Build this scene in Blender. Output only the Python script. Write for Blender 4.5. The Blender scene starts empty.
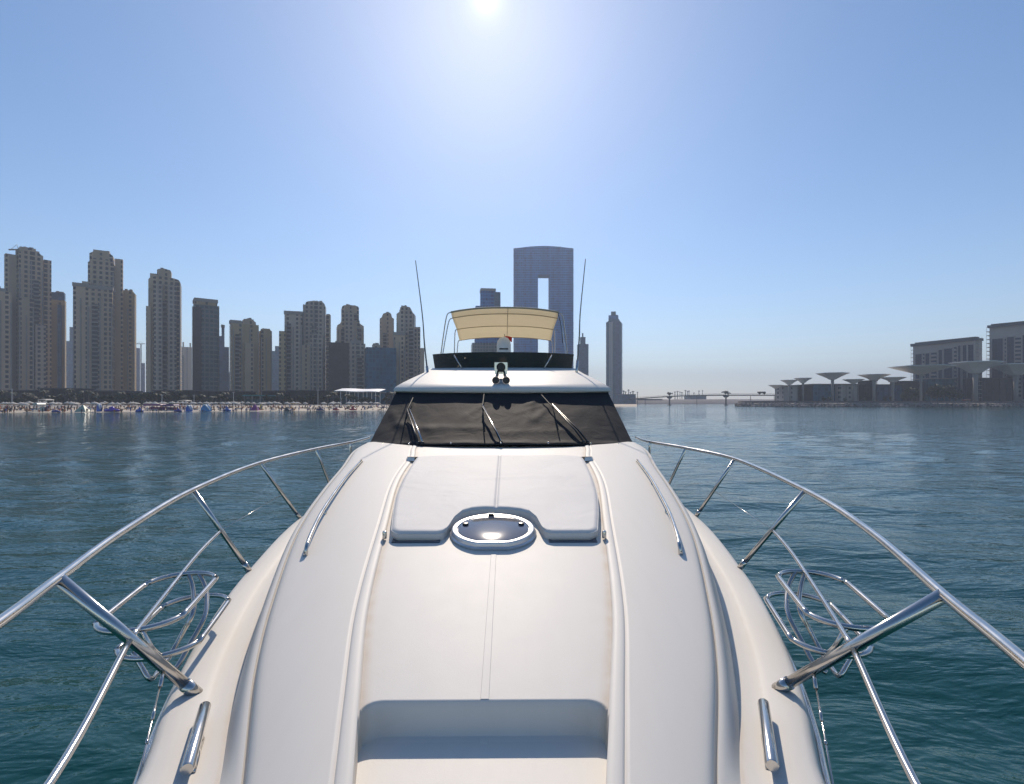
import bpy, bmesh, math, random
from mathutils import Vector, Matrix, noise
from math import sin, cos, tan, atan, atan2, sqrt, pi, radians

# ------------------------------------------------------------------ camera, sky, sun, exposure
S = bpy.context.scene
EYE = 3.6          # eye height above the water
F = 512.0          # focal length in pixels of the 1024 px wide picture
HY = 402.0         # horizon row
cd = bpy.data.cameras.new('camera'); cam = bpy.data.objects.new('camera', cd); S.collection.objects.link(cam)
cam.location = (0, 0, EYE); cam.rotation_euler = (pi/2, 0, 0)
cd.sensor_width = 36; cd.sensor_fit = 'HORIZONTAL'; cd.lens = 36*F/1024
cd.shift_y = (HY-392.0)/1024
cd.clip_start = .05; cd.clip_end = 30000
S.camera = cam

SUN_EL, SUN_AZ = radians(38.2), radians(-2.9)     # azimuth measured from +Y towards +X
w = bpy.data.worlds.new('World'); S.world = w; w.use_nodes = True
nt = w.node_tree; bg = nt.nodes['Background']
sky = nt.nodes.new('ShaderNodeTexSky'); sky.sky_type = 'NISHITA'; sky.sun_disc = False
sky.sun_elevation = SUN_EL; sky.sun_rotation = SUN_AZ
sky.altitude = 0; sky.air_density = 1.0; sky.dust_density = .22; sky.ozone_density = 2.6
hsv = nt.nodes.new('ShaderNodeHueSaturation'); hsv.inputs['Saturation'].default_value = 1.36
nt.links.new(sky.outputs[0], hsv.inputs['Color'])
# the sun's own disc and the bright air close round it
wtc = nt.nodes.new('ShaderNodeTexCoord'); dp_ = nt.nodes.new('ShaderNodeVectorMath'); dp_.operation = 'DOT_PRODUCT'
nrm = nt.nodes.new('ShaderNodeVectorMath'); nrm.operation = 'NORMALIZE'; nt.links.new(wtc.outputs['Generated'], nrm.inputs[0]); nt.links.new(nrm.outputs[0], dp_.inputs[0])
dp_.inputs[1].default_value = (sin(SUN_AZ)*cos(SUN_EL), cos(SUN_AZ)*cos(SUN_EL), sin(SUN_EL))
def wmath(op, a, b=None, c=None):
    q = nt.nodes.new('ShaderNodeMath'); q.operation = op
    for i, v in enumerate((a, b, c)):
        if v is None: continue
        if isinstance(v, (int, float)): q.inputs[i].default_value = v
        else: nt.links.new(v, q.inputs[i])
    return q.outputs[0]
ang_ = wmath('ARCCOSINE', wmath('MINIMUM', dp_.outputs['Value'], .9999999))
glow = wmath('ADD', wmath('MULTIPLY', wmath('EXPONENT', wmath('MULTIPLY', ang_, -1/.012)), 9.0), wmath('MULTIPLY', wmath('EXPONENT', wmath('MULTIPLY', ang_, -1/.40)), 3.8))
gc = nt.nodes.new('ShaderNodeVectorMath'); gc.operation = 'SCALE'; gc.inputs[0].default_value = (1, .97, .95); nt.links.new(glow, gc.inputs['Scale'])
addc = nt.nodes.new('ShaderNodeVectorMath'); addc.operation = 'ADD'; nt.links.new(hsv.outputs[0], addc.inputs[0]); nt.links.new(gc.outputs[0], addc.inputs[1])
sz_ = nt.nodes.new('ShaderNodeSeparateXYZ'); nt.links.new(nrm.outputs[0], sz_.inputs[0])
milk = wmath('POWER', wmath('SUBTRACT', 1.0, wmath('MINIMUM', wmath('ABSOLUTE', sz_.outputs[2]), 1.0)), 3.5)   # hazy air low over the horizon, all round
mc = nt.nodes.new('ShaderNodeVectorMath'); mc.operation = 'SCALE'; mc.inputs[0].default_value = (2.3, 2.2, 2.4); nt.links.new(milk, mc.inputs['Scale'])
add2 = nt.nodes.new('ShaderNodeVectorMath'); add2.operation = 'ADD'; nt.links.new(addc.outputs[0], add2.inputs[0]); nt.links.new(mc.outputs[0], add2.inputs[1])
nt.links.new(add2.outputs[0], bg.inputs[0]); bg.inputs[1].default_value = .095

sl = bpy.data.lights.new('sun', 'SUN'); sl.energy = 3.7; sl.angle = radians(.53); sl.color = (1, .87, .725)
so = bpy.data.objects.new('sun', sl); S.collection.objects.link(so)
sd = Vector((sin(SUN_AZ)*cos(SUN_EL), cos(SUN_AZ)*cos(SUN_EL), sin(SUN_EL)))
so.rotation_euler = sd.to_track_quat('Z', 'Y').to_euler(); so.location = (0, 0, 60)

vs = S.view_settings; vs.view_transform = 'Standard'; vs.look = 'None'; vs.gamma = 1; vs.exposure = 0.22
S.cycles.use_denoising = True
S.cycles.max_bounces = 6; S.cycles.volume_bounces = 0; S.cycles.caustics_reflective = False; S.cycles.caustics_refractive = False
S.cycles.sample_clamp_indirect = 6

random.seed(7)
COL = S.collection

# ------------------------------------------------------------------ helpers
def link_mesh(name, bm, mats, parent=None, smooth=None):
    me = bpy.data.meshes.new(name); bmesh.ops.recalc_face_normals(bm, faces=bm.faces[:]); bm.to_mesh(me); bm.free()
    for m in (mats if isinstance(mats, (list, tuple)) else [mats]): me.materials.append(m)
    if smooth is not None:
        for p in me.polygons: p.use_smooth = True
        if smooth < 179: me.set_sharp_from_angle(angle=radians(smooth))
    o = bpy.data.objects.new(name, me); COL.objects.link(o)
    if parent: o.parent = parent
    return o
def mesh_from(name, verts, faces, mats, parent=None, smooth=None, recalc=True, midx=None):
    me = bpy.data.meshes.new(name); me.from_pydata([tuple(v) for v in verts], [], faces)
    for m in (mats if isinstance(mats, (list, tuple)) else [mats]): me.materials.append(m)
    if midx: me.polygons.foreach_set('material_index', midx)
    if recalc:
        bm = bmesh.new(); bm.from_mesh(me); bmesh.ops.recalc_face_normals(bm, faces=bm.faces[:]); bm.to_mesh(me); bm.free()
    if smooth is not None:
        for p in me.polygons: p.use_smooth = True
        if smooth < 179: me.set_sharp_from_angle(angle=radians(smooth))
    o = bpy.data.objects.new(name, me); COL.objects.link(o)
    if parent: o.parent = parent
    return o
def tag(o, label=None, cat=None, group=None, kind=None):
    if label: o['label'] = label
    if cat: o['category'] = cat
    if group: o['group'] = group
    if kind: o['kind'] = kind
    return o
def empty(name, loc=(0,0,0), rz=0, label=None, cat=None, group=None):
    o = bpy.data.objects.new(name, None); COL.objects.link(o); o.location = loc; o.rotation_euler = (0,0,rz)
    o.empty_display_size = .2
    return tag(o, label, cat, group)
def copy_thing(src, loc, rz=0, label=None, scale=None):
    c = src.copy(); COL.objects.link(c); c.location = loc; c.rotation_euler = (0,0,rz)
    if scale: c.scale = scale
    if label: c['label'] = label
    for ch in list(src.children):
        d = ch.copy(); COL.objects.link(d); d.parent = c
        for g in list(ch.children):
            e = g.copy(); COL.objects.link(e); e.parent = d
    return c
def bx(bm, x0, x1, y0, y1, z0, z1, mi=0):
    v = [bm.verts.new(p) for p in ((x0,y0,z0),(x1,y0,z0),(x1,y1,z0),(x0,y1,z0),(x0,y0,z1),(x1,y0,z1),(x1,y1,z1),(x0,y1,z1))]
    for f in ((3,2,1,0),(4,5,6,7),(0,1,5,4),(1,2,6,5),(2,3,7,6),(3,0,4,7)):
        bm.faces.new([v[i] for i in f]).material_index = mi
def prism_xz(bm, pts, y0, y1, mi=0):      # outline in x,z extruded along y
    n = len(pts)
    a = [bm.verts.new((p[0], y0, p[1])) for p in pts]; b = [bm.verts.new((p[0], y1, p[1])) for p in pts]
    bm.faces.new(a).material_index = mi; bm.faces.new(b[::-1]).material_index = mi
    for i in range(n):
        j = (i+1) % n; bm.faces.new((a[i], b[i], b[j], a[j])).material_index = mi
def prism_xy(bm, pts, z0, z1, mi=0, top=1.0, c=(0,0)):
    n = len(pts)
    a = [bm.verts.new((p[0], p[1], z0)) for p in pts]
    b = [bm.verts.new((c[0]+(p[0]-c[0])*top, c[1]+(p[1]-c[1])*top, z1)) for p in pts]
    bm.faces.new(a[::-1]).material_index = mi; bm.faces.new(b).material_index = mi
    for i in range(n):
        j = (i+1) % n; bm.faces.new((a[i], a[j], b[j], b[i])).material_index = mi
def catmull(pts, n=8, closed=False):
    pts = [Vector(p) for p in pts]; out = []; N = len(pts)
    rng = range(N) if closed else range(N-1)
    for i in rng:
        p1, p2 = pts[i], pts[(i+1) % N]
        p0 = pts[(i-1) % N] if closed or i > 0 else p1*2-p2
        p3 = pts[(i+2) % N] if closed or i < N-2 else p2*2-p1
        for k in range(n):
            t = k/n
            out.append(.5*((2*p1)+(p2-p0)*t+(2*p0-5*p1+4*p2-p3)*t*t+(3*p1-p0-3*p2+p3)*t**3))
    if not closed: out.append(pts[-1])
    return out
def tube(bm, pts, r, seg=12, closed=False, cap=True, mi=0):
    pts = [Vector(p) for p in pts]; n = len(pts); rings = []
    up = None
    for i, p in enumerate(pts):
        if closed: t = pts[(i+1) % n]-pts[(i-1) % n]
        else: t = pts[min(i+1, n-1)]-pts[max(i-1, 0)]
        t.normalize()
        if up is None:
            up = Vector((0,0,1)) if abs(t.z) < .9 else Vector((1,0,0))
        up = (up-t*up.dot(t)).normalized(); s = t.cross(up)
        rr = r[i] if isinstance(r, (list, tuple)) else r
        rings.append([bm.verts.new(p+(up*cos(2*pi*k/seg)+s*sin(2*pi*k/seg))*rr) for k in range(seg)])
    m = n if closed else n-1
    for i in range(m):
        a, b = rings[i], rings[(i+1) % n]
        # closed tubes: align seam
        off = 0
        if closed and i == n-1:
            off = min(range(seg), key=lambda o_: (a[0].co-b[o_].co).length)
        for k in range(seg):
            f = bm.faces.new((a[k], a[(k+1) % seg], b[(k+1+off) % seg], b[(k+off) % seg])); f.material_index = mi; f.smooth = True
    if cap and not closed:
        bm.faces.new(rings[0][::-1]).material_index = mi; bm.faces.new(rings[-1]).material_index = mi
def lathe(bm, prof, seg=24, c=(0,0,0), mi=0, M=None):
    rings = []
    for r, z in prof:
        ring = []
        for k in range(seg):
            p = Vector((r*cos(2*pi*k/seg), r*sin(2*pi*k/seg), z))
            if M: p = M @ p
            ring.append(bm.verts.new(p+Vector(c)))
        rings.append(ring)
    for a, b in zip(rings, rings[1:]):
        for k in range(seg):
            f = bm.faces.new((a[k], a[(k+1) % seg], b[(k+1) % seg], b[k])); f.material_index = mi; f.smooth = True
    bm.faces.new(rings[0][::-1]).material_index = mi; bm.faces.new(rings[-1]).material_index = mi
def interp(tab):
    xs = [t[0] for t in tab]; ys = [t[1] for t in tab]; n = len(xs)
    d = [(ys[i+1]-ys[i])/(xs[i+1]-xs[i]) for i in range(n-1)]
    m = [d[0]]+[0 if d[i-1]*d[i] <= 0 else 2*d[i-1]*d[i]/(d[i-1]+d[i]) for i in range(1, n-1)]+[d[-1]]
    def f(x):
        if x <= xs[0]: return ys[0]+m[0]*(x-xs[0])
        if x >= xs[-1]: return ys[-1]+m[-1]*(x-xs[-1])
        for i in range(n-1):
            if x <= xs[i+1]: break
        h = xs[i+1]-xs[i]; t = (x-xs[i])/h
        return (ys[i]*(2*t**3-3*t*t+1)+m[i]*h*(t**3-2*t*t+t)+ys[i+1]*(-2*t**3+3*t*t)+m[i+1]*h*(t**3-t*t))
    return f
def sstep(a, b, x):
    t = max(0, min(1, (x-a)/(b-a))); return t*t*(3-2*t)
def grid_faces(nr, nc, base=0):
    return [(base+r*nc+c, base+r*nc+c+1, base+(r+1)*nc+c+1, base+(r+1)*nc+c) for r in range(nr-1) for c in range(nc-1)]

# ------------------------------------------------------------------ materials
def principled(name, col, rough=.5, metal=0, spec=None, coat=0, coat_r=.05):
    m = bpy.data.materials.new(name); m.use_nodes = True
    b = m.node_tree.nodes['Principled BSDF']
    b.inputs['Base Color'].default_value = (*col, 1); b.inputs['Roughness'].default_value = rough
    b.inputs['Metallic'].default_value = metal
    if spec is not None: b.inputs['Specular IOR Level'].default_value = spec
    if coat: b.inputs['Coat Weight'].default_value = coat; b.inputs['Coat Roughness'].default_value = coat_r
    return m, m.node_tree, b
def vary(nt_, b, col, amount, scale, detail=4, coord='Object'):
    tc = nt_.nodes.new('ShaderNodeTexCoord'); nz = nt_.nodes.new('ShaderNodeTexNoise')
    nz.inputs['Scale'].default_value = scale; nz.inputs['Detail'].default_value = detail
    nt_.links.new(tc.outputs[coord], nz.inputs['Vector'])
    r = nt_.nodes.new('ShaderNodeValToRGB')
    r.color_ramp.elements[0].position = .3; r.color_ramp.elements[1].position = .7
    r.color_ramp.elements[0].color = (*[c*(1-amount) for c in col], 1); r.color_ramp.elements[1].color = (*[min(1, c*(1+amount)) for c in col], 1)
    nt_.links.new(nz.outputs['Fac'], r.inputs['Fac']); nt_.links.new(r.outputs[0], b.inputs['Base Color'])
    return nz, r, tc
def bump(nt_, b, src, strength, dist):
    bp = nt_.nodes.new('ShaderNodeBump'); bp.inputs['Strength'].default_value = strength; bp.inputs['Distance'].default_value = dist
    nt_.links.new(src, bp.inputs['Height']); nt_.links.new(bp.outputs[0], b.inputs['Normal']); return bp
def simple(name, col, rough=.6, amount=.12, scale=3, **k):
    m, t, b = principled(name, col, rough, **k); vary(t, b, col, amount, scale); return m

def make_gelcoat():
    m, t, b = principled('gelcoat', (.80,.775,.745), .34)
    N = t.nodes.new; L = t.links.new
    tc = N('ShaderNodeTexCoord')
    n1 = N('ShaderNodeTexNoise'); n1.inputs['Scale'].default_value = 1.3; n1.inputs['Detail'].default_value = 6; L(tc.outputs['Object'], n1.inputs['Vector'])
    base = N('ShaderNodeMix'); base.data_type = 'RGBA'
    base.inputs['A'].default_value = (.71,.675,.61,1); base.inputs['B'].default_value = (.725,.692,.627,1); L(n1.outputs['Fac'], base.inputs['Factor'])
    st = N('ShaderNodeAttribute'); st.attribute_name = 'stain'
    n2 = N('ShaderNodeTexNoise'); n2.inputs['Scale'].default_value = 9; n2.inputs['Detail'].default_value = 5; L(tc.outputs['Object'], n2.inputs['Vector'])
    mul = N('ShaderNodeMath'); mul.operation = 'MULTIPLY'; L(st.outputs['Fac'], mul.inputs[0]); L(n2.outputs['Fac'], mul.inputs[1])
    mx = N('ShaderNodeMix'); mx.data_type = 'RGBA'; L(mul.outputs[0], mx.inputs['Factor']); L(base.outputs['Result'], mx.inputs['A'])
    mx.inputs['B'].default_value = (.52,.36,.2,1)
    sp = N('ShaderNodeTexNoise'); sp.inputs['Scale'].default_value = 38; sp.inputs['Detail'].default_value = 8; sp.inputs['Roughness'].default_value = .75; L(tc.outputs['Object'], sp.inputs['Vector'])
    sr = N('ShaderNodeMapRange'); L(sp.outputs['Fac'], sr.inputs['Value']); sr.inputs['From Min'].default_value = .62; sr.inputs['From Max'].default_value = .78; sr.inputs['To Max'].default_value = .3
    mpg = N('ShaderNodeMapping'); mpg.inputs['Scale'].default_value = (7, .8, 1); L(tc.outputs['Object'], mpg.inputs['Vector'])
    sg = N('ShaderNodeTexNoise'); sg.inputs['Scale'].default_value = 2.2; sg.inputs['Detail'].default_value = 7; L(mpg.outputs[0], sg.inputs['Vector'])
    gr = N('ShaderNodeMapRange'); L(sg.outputs['Fac'], gr.inputs['Value']); gr.inputs['From Min'].default_value = .5; gr.inputs['From Max'].default_value = .8; gr.inputs['To Max'].default_value = .08
    sm_ = N('ShaderNodeMath'); sm_.operation = 'ADD'; L(sr.outputs[0], sm_.inputs[0]); L(gr.outputs[0], sm_.inputs[1])
    m2_ = N('ShaderNodeMix'); m2_.data_type = 'RGBA'; L(sm_.outputs[0], m2_.inputs['Factor']); L(mx.outputs['Result'], m2_.inputs['A']); m2_.inputs['B'].default_value = (.50,.47,.43,1)
    L(m2_.outputs['Result'], b.inputs['Base Color'])
    # non-skid grain
    sk = N('ShaderNodeAttribute'); sk.attribute_name = 'skid'
    v = N('ShaderNodeTexVoronoi'); v.inputs['Scale'].default_value = 160; L(tc.outputs['Object'], v.inputs['Vector'])
    n3 = N('ShaderNodeTexNoise'); n3.inputs['Scale'].default_value = 45; n3.inputs['Detail'].default_value = 3; L(tc.outputs['Object'], n3.inputs['Vector'])
    ad = N('ShaderNodeMath'); ad.operation = 'ADD'; L(v.outputs['Distance'], ad.inputs[0]); L(n3.outputs['Fac'], ad.inputs[1])
    bp = N('ShaderNodeBump'); bp.inputs['Distance'].default_value = .0008
    ms = N('ShaderNodeMath'); ms.operation = 'MULTIPLY'; ms.inputs[1].default_value = .2; L(sk.outputs['Fac'], ms.inputs[0])
    L(ms.outputs[0], bp.inputs['Strength']); L(ad.outputs[0], bp.inputs['Height']); L(bp.outputs[0], b.inputs['Normal'])
    mr = N('ShaderNodeMapRange'); L(sk.outputs['Fac'], mr.inputs['Value']); mr.inputs['To Min'].default_value = .54; mr.inputs['To Max'].default_value = .53
    ro = N('ShaderNodeMath'); ro.operation = 'MULTIPLY_ADD'; L(n2.outputs['Fac'], ro.inputs[0]); ro.inputs[1].default_value = .04; L(mr.outputs[0], ro.inputs[2])
    L(ro.outputs[0], b.inputs['Roughness']); b.inputs['Specular IOR Level'].default_value = .29
    return m
GEL = make_gelcoat()

def make_chrome():
    m, t, b = principled('stainless_steel', (.62,.61,.6), .13, 1.0)
    nz, r, tc = vary(t, b, (.6,.57,.53), .08, 6)
    mr = t.nodes.new('ShaderNodeMapRange'); t.links.new(nz.outputs['Fac'], mr.inputs['Value']); mr.inputs['To Min'].default_value = .1; mr.inputs['To Max'].default_value = .22
    t.links.new(mr.outputs[0], b.inputs['Roughness']); return m
CHROME = make_chrome()

def make_cover():
    m, t, b = principled('mesh_cover_fabric', (.05,.048,.048), .75)
    nz, r, tc = vary(t, b, (.0175,.0182,.0200), .12, 2.5)
    wv = t.nodes.new('ShaderNodeTexNoise'); wv.inputs['Scale'].default_value = 260; t.links.new(tc.outputs['Object'], wv.inputs['Vector'])
    n2 = t.nodes.new('ShaderNodeTexNoise'); n2.inputs['Scale'].default_value = 3.2; n2.inputs['Detail'].default_value = 3; n2.inputs['Distortion'].default_value = 1.5
    t.links.new(tc.outputs['Object'], n2.inputs['Vector'])
    b1 = bump(t, b, n2.outputs['Fac'], .25, .03)
    b2 = t.nodes.new('ShaderNodeBump'); b2.inputs['Strength'].default_value = .3; b2.inputs['Distance'].default_value = .002
    t.links.new(wv.outputs['Fac'], b2.inputs['Height']); t.links.new(b1.outputs[0], b2.inputs['Normal']); t.links.new(b2.outputs[0], b.inputs['Normal'])
    b.inputs['Specular IOR Level'].default_value = .25
    return m
COVER = make_cover()

def make_vinyl():
    m, t, b = principled('white_vinyl', (.62,.6,.58), .62, spec=.2)
    nz, r, tc = vary(t, b, (.70,.675,.635), .03, 2)
    n2 = t.nodes.new('ShaderNodeTexNoise'); n2.inputs['Scale'].default_value = 2.4; n2.inputs['Detail'].default_value = 3; n2.inputs['Distortion'].default_value = .8
    t.links.new(tc.outputs['Object'], n2.inputs['Vector']); b1 = bump(t, b, n2.outputs['Fac'], .5, .02)
    n3 = t.nodes.new('ShaderNodeTexNoise'); n3.inputs['Scale'].default_value = 180; t.links.new(tc.outputs['Object'], n3.inputs['Vector'])
    b2 = t.nodes.new('ShaderNodeBump'); b2.inputs['Strength'].default_value = .15; b2.inputs['Distance'].default_value = .001
    t.links.new(n3.outputs['Fac'], b2.inputs['Height']); t.links.new(b1.outputs[0], b2.inputs['Normal']); t.links.new(b2.outputs[0], b.inputs['Normal'])
    return m
VINYL = make_vinyl()
def make_canvas():
    m, t, b = principled('beige_canvas', (.7,.6,.42), .85)
    nz, r, tc = vary(t, b, (.82,.75,.60), .05, 5)
    tr = t.nodes.new('ShaderNodeBsdfTranslucent'); tr.inputs[0].default_value = (.95,.86,.68,1)
    mx = t.nodes.new('ShaderNodeMixShader'); mx.inputs[0].default_value = .6
    t.links.new(b.outputs[0], mx.inputs[1]); t.links.new(tr.outputs[0], mx.inputs[2]); t.links.new(mx.outputs[0], t.nodes['Material Output'].inputs[0])
    return m
CANVAS = make_canvas()
BLACK = simple('black_plastic', (.015,.015,.016), .35, .2, 8)
RUBBER = simple('black_rubber', (.02,.02,.02), .7, .2, 20)
GLASSB = simple('smoked_acrylic', (.012,.016,.017), .12, .1, 1, spec=.6)
HATCHG = simple('tinted_hatch_glass', (.075,.09,.13), .09, .15, 4, spec=.9)
WHITEP = simple('white_plastic', (.78,.78,.78), .35, .03, 4)
REDF = simple('red_flag_cloth', (.55,.03,.03), .8, .1, 4)
PIPING = simple('grey_piping', (.45,.45,.46), .6, .05, 8)
THREAD = simple('canvas_binding', (.5,.42,.3), .8, .1, 8)

def make_water():
    m, t, b = principled('sea_water', (.004,.040,.050), .05)
    b.inputs['IOR'].default_value = 1.333
    N = t.nodes.new; L = t.links.new
    tc = N('ShaderNodeTexCoord')
    def nz(scale, det, rot, sx, sy):
        mp = N('ShaderNodeMapping'); mp.inputs['Rotation'].default_value = (0,0,radians(rot)); mp.inputs['Scale'].default_value = (sx, sy, 1)
        L(tc.outputs['Object'], mp.inputs['Vector'])
        n = N('ShaderNodeTexNoise'); n.inputs['Scale'].default_value = scale; n.inputs['Detail'].default_value = det; n.inputs['Roughness'].default_value = .55
        n.inputs['Distortion'].default_value = .4
        L(mp.outputs[0], n.inputs['Vector']); return n
    big = nz(.035, 3, 20, 1, .45); col = N('ShaderNodeMix'); col.data_type = 'RGBA'
    col.inputs['A'].default_value = (.0040,.046,.046,1); col.inputs['B'].default_value = (.0060,.070,.070,1)
    L(big.outputs['Fac'], col.inputs['Factor']); L(col.outputs['Result'], b.inputs['Base Color'])
    a = nz(.9, 4, 12, .6, 1.5); c = nz(3.6, 3, -18, .7, 1.4)
    patch = nz(.012, 2, 0, .5, 1.6)
    pm = N('ShaderNodeMapRange'); L(patch.outputs['Fac'], pm.inputs['Value']); pm.inputs['From Min'].default_value = .35; pm.inputs['From Max'].default_value = .65
    pm.inputs['To Min'].default_value = .55; pm.inputs['To Max'].default_value = 1.1
    b1 = N('ShaderNodeBump'); b1.inputs['Distance'].default_value = .19; L(pm.outputs[0], b1.inputs['Strength']); L(a.outputs['Fac'], b1.inputs['Height'])
    b2 = N('ShaderNodeBump'); b2.inputs['Strength'].default_value = .4; b2.inputs['Distance'].default_value = .05; L(c.outputs['Fac'], b2.inputs['Height'])
    L(b1.outputs[0], b2.inputs['Normal']); L(b2.outputs[0], b.inputs['Normal'])
    return m
WATER = make_water()

def facade(name, wall, win, bay=3.4, floor=3.5, ww=.5, wh=.55, blank=.2, rough=.8, win_rough=.25, spec=.18):
    """wall with regular window openings: bays and storeys counted in the building's own metres"""
    m, t, b = principled(name, wall, rough, spec=spec)
    N = t.nodes.new; L = t.links.new
    tc = N('ShaderNodeTexCoord'); sx = N('ShaderNodeSeparateXYZ'); L(tc.outputs['Object'], sx.inputs[0])
    nn = N('ShaderNodeSeparateXYZ'); L(tc.outputs['Normal'], nn.inputs[0])
    def M(op, a, b_=None, c=None):
        q = N('ShaderNodeMath'); q.operation = op
        for i, v in enumerate((a, b_, c)):
            if v is None: continue
            if isinstance(v, (int, float)): q.inputs[i].default_value = v
            else: L(v, q.inputs[i])
        return q.outputs[0]
    ax = M('ABSOLUTE', nn.outputs[0]); ay = M('ABSOLUTE', nn.outputs[1]); az = M('ABSOLUTE', nn.outputs[2])
    s = M('ADD', M('MULTIPLY', sx.outputs[0], ay), M('MULTIPLY', sx.outputs[1], ax))
    s = M('ADD', M('DIVIDE', s, bay), 100.25)
    z = M('DIVIDE', sx.outputs[2], floor)
    cid = M('FLOOR', s); fid = M('FLOOR', z); fs = M('FRACT', s); fz = M('FRACT', z)
    wn = N('ShaderNodeTexWhiteNoise'); wn.noise_dimensions = '1D'; L(cid, wn.inputs['W'])
    rnd = wn.outputs['Value']
    wide = M('GREATER_THAN', rnd, .70)
    half = M('MULTIPLY', M('MULTIPLY_ADD', wide, .55, .85), ww/2)
    in_s = M('LESS_THAN', M('ABSOLUTE', M('SUBTRACT', fs, .5)), half)
    in_z = M('LESS_THAN', M('ABSOLUTE', M('SUBTRACT', fz, .5)), M('MULTIPLY', M('MULTIPLY_ADD', wide, .25, 1.0), wh/2))
    ok = M('GREATER_THAN', rnd, blank)
    side = M('LESS_THAN', az, .5)
    mask = M('MULTIPLY', M('MULTIPLY', in_s, in_z), M('MULTIPLY', ok, side))
    cb = N('ShaderNodeCombineXYZ'); L(cid, cb.inputs[0]); L(fid, cb.inputs[1])
    w2 = N('ShaderNodeTexWhiteNoise'); w2.noise_dimensions = '2D'; L(cb.outputs[0], w2.inputs['Vector'])
    wc = N('ShaderNodeMix'); wc.data_type = 'RGBA'; L(w2.outputs['Value'], wc.inputs['Factor'])
    wc.inputs['A'].default_value = (*[c*.65 for c in win], 1); wc.inputs['B'].default_value = (*[c*1.5+.01 for c in win], 1)
    n = N('ShaderNodeTexNoise'); n.inputs['Scale'].default_value = .06; n.inputs['Detail'].default_value = 5; L(tc.outputs['Object'], n.inputs['Vector'])
    w3 = N('ShaderNodeTexWhiteNoise'); w3.noise_dimensions = '1D'; L(M('FLOOR', M('DIVIDE', s, 3.0)), w3.inputs['W'])
    tone = M('ADD', M('MULTIPLY', n.outputs['Fac'], .5), M('MULTIPLY', w3.outputs['Value'], .5))
    wl = N('ShaderNodeMix'); wl.data_type = 'RGBA'; L(tone, wl.inputs['Factor'])
    wl.inputs['A'].default_value = (*[c*.66 for c in wall], 1); wl.inputs['B'].default_value = (*[c*1.32 for c in wall], 1)
    mx = N('ShaderNodeMix'); mx.data_type = 'RGBA'; L(mask, mx.inputs['Factor']); L(wl.outputs['Result'], mx.inputs['A']); L(wc.outputs['Result'], mx.inputs['B'])
    L(mx.outputs['Result'], b.inputs['Base Color'])
    L(M('MULTIPLY_ADD', mask, win_rough-rough, rough), b.inputs['Roughness'])
    return m

# ------------------------------------------------------------------ the setting: haze, water, land
hm = bpy.data.materials.new('haze_air'); hm.use_nodes = True; ht = hm.node_tree
for n_ in list(ht.nodes):
    if n_.type != 'OUTPUT_MATERIAL': ht.nodes.remove(n_)
pv = ht.nodes.new('ShaderNodeVolumePrincipled'); pv.inputs['Color'].default_value = (.74,.84,1,1); pv.inputs['Density'].default_value = .0003
pv.inputs['Anisotropy'].default_value = .2
ht.links.new(pv.outputs[0], ht.nodes['Material Output'].inputs['Volume'])
bm = bmesh.new(); bx(bm, -6100, 6100, -900, 6100, -2.2, 345)
tag(link_mesh('haze', bm, hm), kind='stuff')

def wave(x, y):
    z = 0
    for (lam, amp, ang, ph) in WV:
        k = 2*pi/lam; z += amp*sin(k*(x*cos(ang)+y*sin(ang))+ph)
    return z
WV = [(random.uniform(1.6, 6.5), 0, random.gauss(1.35, .55), random.uniform(0, 6.28)) for _ in range(22)]
WV = [(l, .0042*l**.9, a, p) for l, _, a, p in WV]
rad = [0.0]; r = .6
while r < 6000: rad.append(r); r += max(.22, r*.022 if r < 120 else r*.09)
NA = 420; vs_, fs_ = [], []
for r in rad:
    for k in range(NA):
        # finer towards the view
        a = 2*pi*k/NA
        x, y = r*sin(a), r*cos(a)
        cell = max(2*pi*r/NA, .022*r, .22)
        fade = max(0, min(1, 1.6/cell-.35)) if cell > 1 else 1
        vs_.append((x, y, wave(x, y)*fade*.8 if fade > 0 else 0))
for i in range(len(rad)-1):
    for k in range(NA):
        k2 = (k+1) % NA
        if i == 0: fs_.append((i*NA, (i+1)*NA+k2, (i+1)*NA+k))
        else: fs_.append((i*NA+k, i*NA+k2, (i+1)*NA+k2, (i+1)*NA+k))
wo = mesh_from('water', vs_, fs_, WATER, smooth=180, recalc=True)
tag(wo, kind='structure')

def P(px, py, d):     # point that stands at picture column px, row py at depth d
    return Vector(((px-512)*d/F, d, EYE-(py-HY)*d/F))
def G(px, d, z=0): return Vector(((px-512)*d/F, d, z))

SAND = simple('beach_sand', (.52,.44,.34), .9, .15, .15)
PROM = simple('promenade_paving', (.22,.2,.19), .85, .15, .2)
ROCKM = simple('embankment_rock', (.2,.175,.16), .9, .35, .6)
# beach: strip from the waterline up to the promenade
shore = [(-500,120),(-250,150),(0,171),(100,180),(200,194),(300,207),(390,222),(470,270),(540,330),(600,385),(637,405)]
def strip(name, line, offs, zs, mat, sub=4):
    pts = []
    for (px, d) in line: pts.append(G(px, d))
    rows = []
    sm = catmull(pts, sub)
    V = []
    for off, z in zip(offs, zs):
        for p in sm:
            q = p.normalized()*off; V.append((p.x+q.x, p.y+q.y, z+(.12*noise.noise(p*.05+Vector((off,0,0))) if 0 < off < 90 else 0)))
    return mesh_from(name, V, grid_faces(len(offs), len(sm)), mat, smooth=60)
tag(strip('beach', shore, (-6, 0, 8, 30, 70), (-1.2, .02, .5, 1.1, 1.6), SAND), kind='structure')
tag(strip('promenade', shore[:9], (69, 130, 420, 1500), (1.62, 1.9, 2.0, 2.0), PROM), kind='structure')
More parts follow.
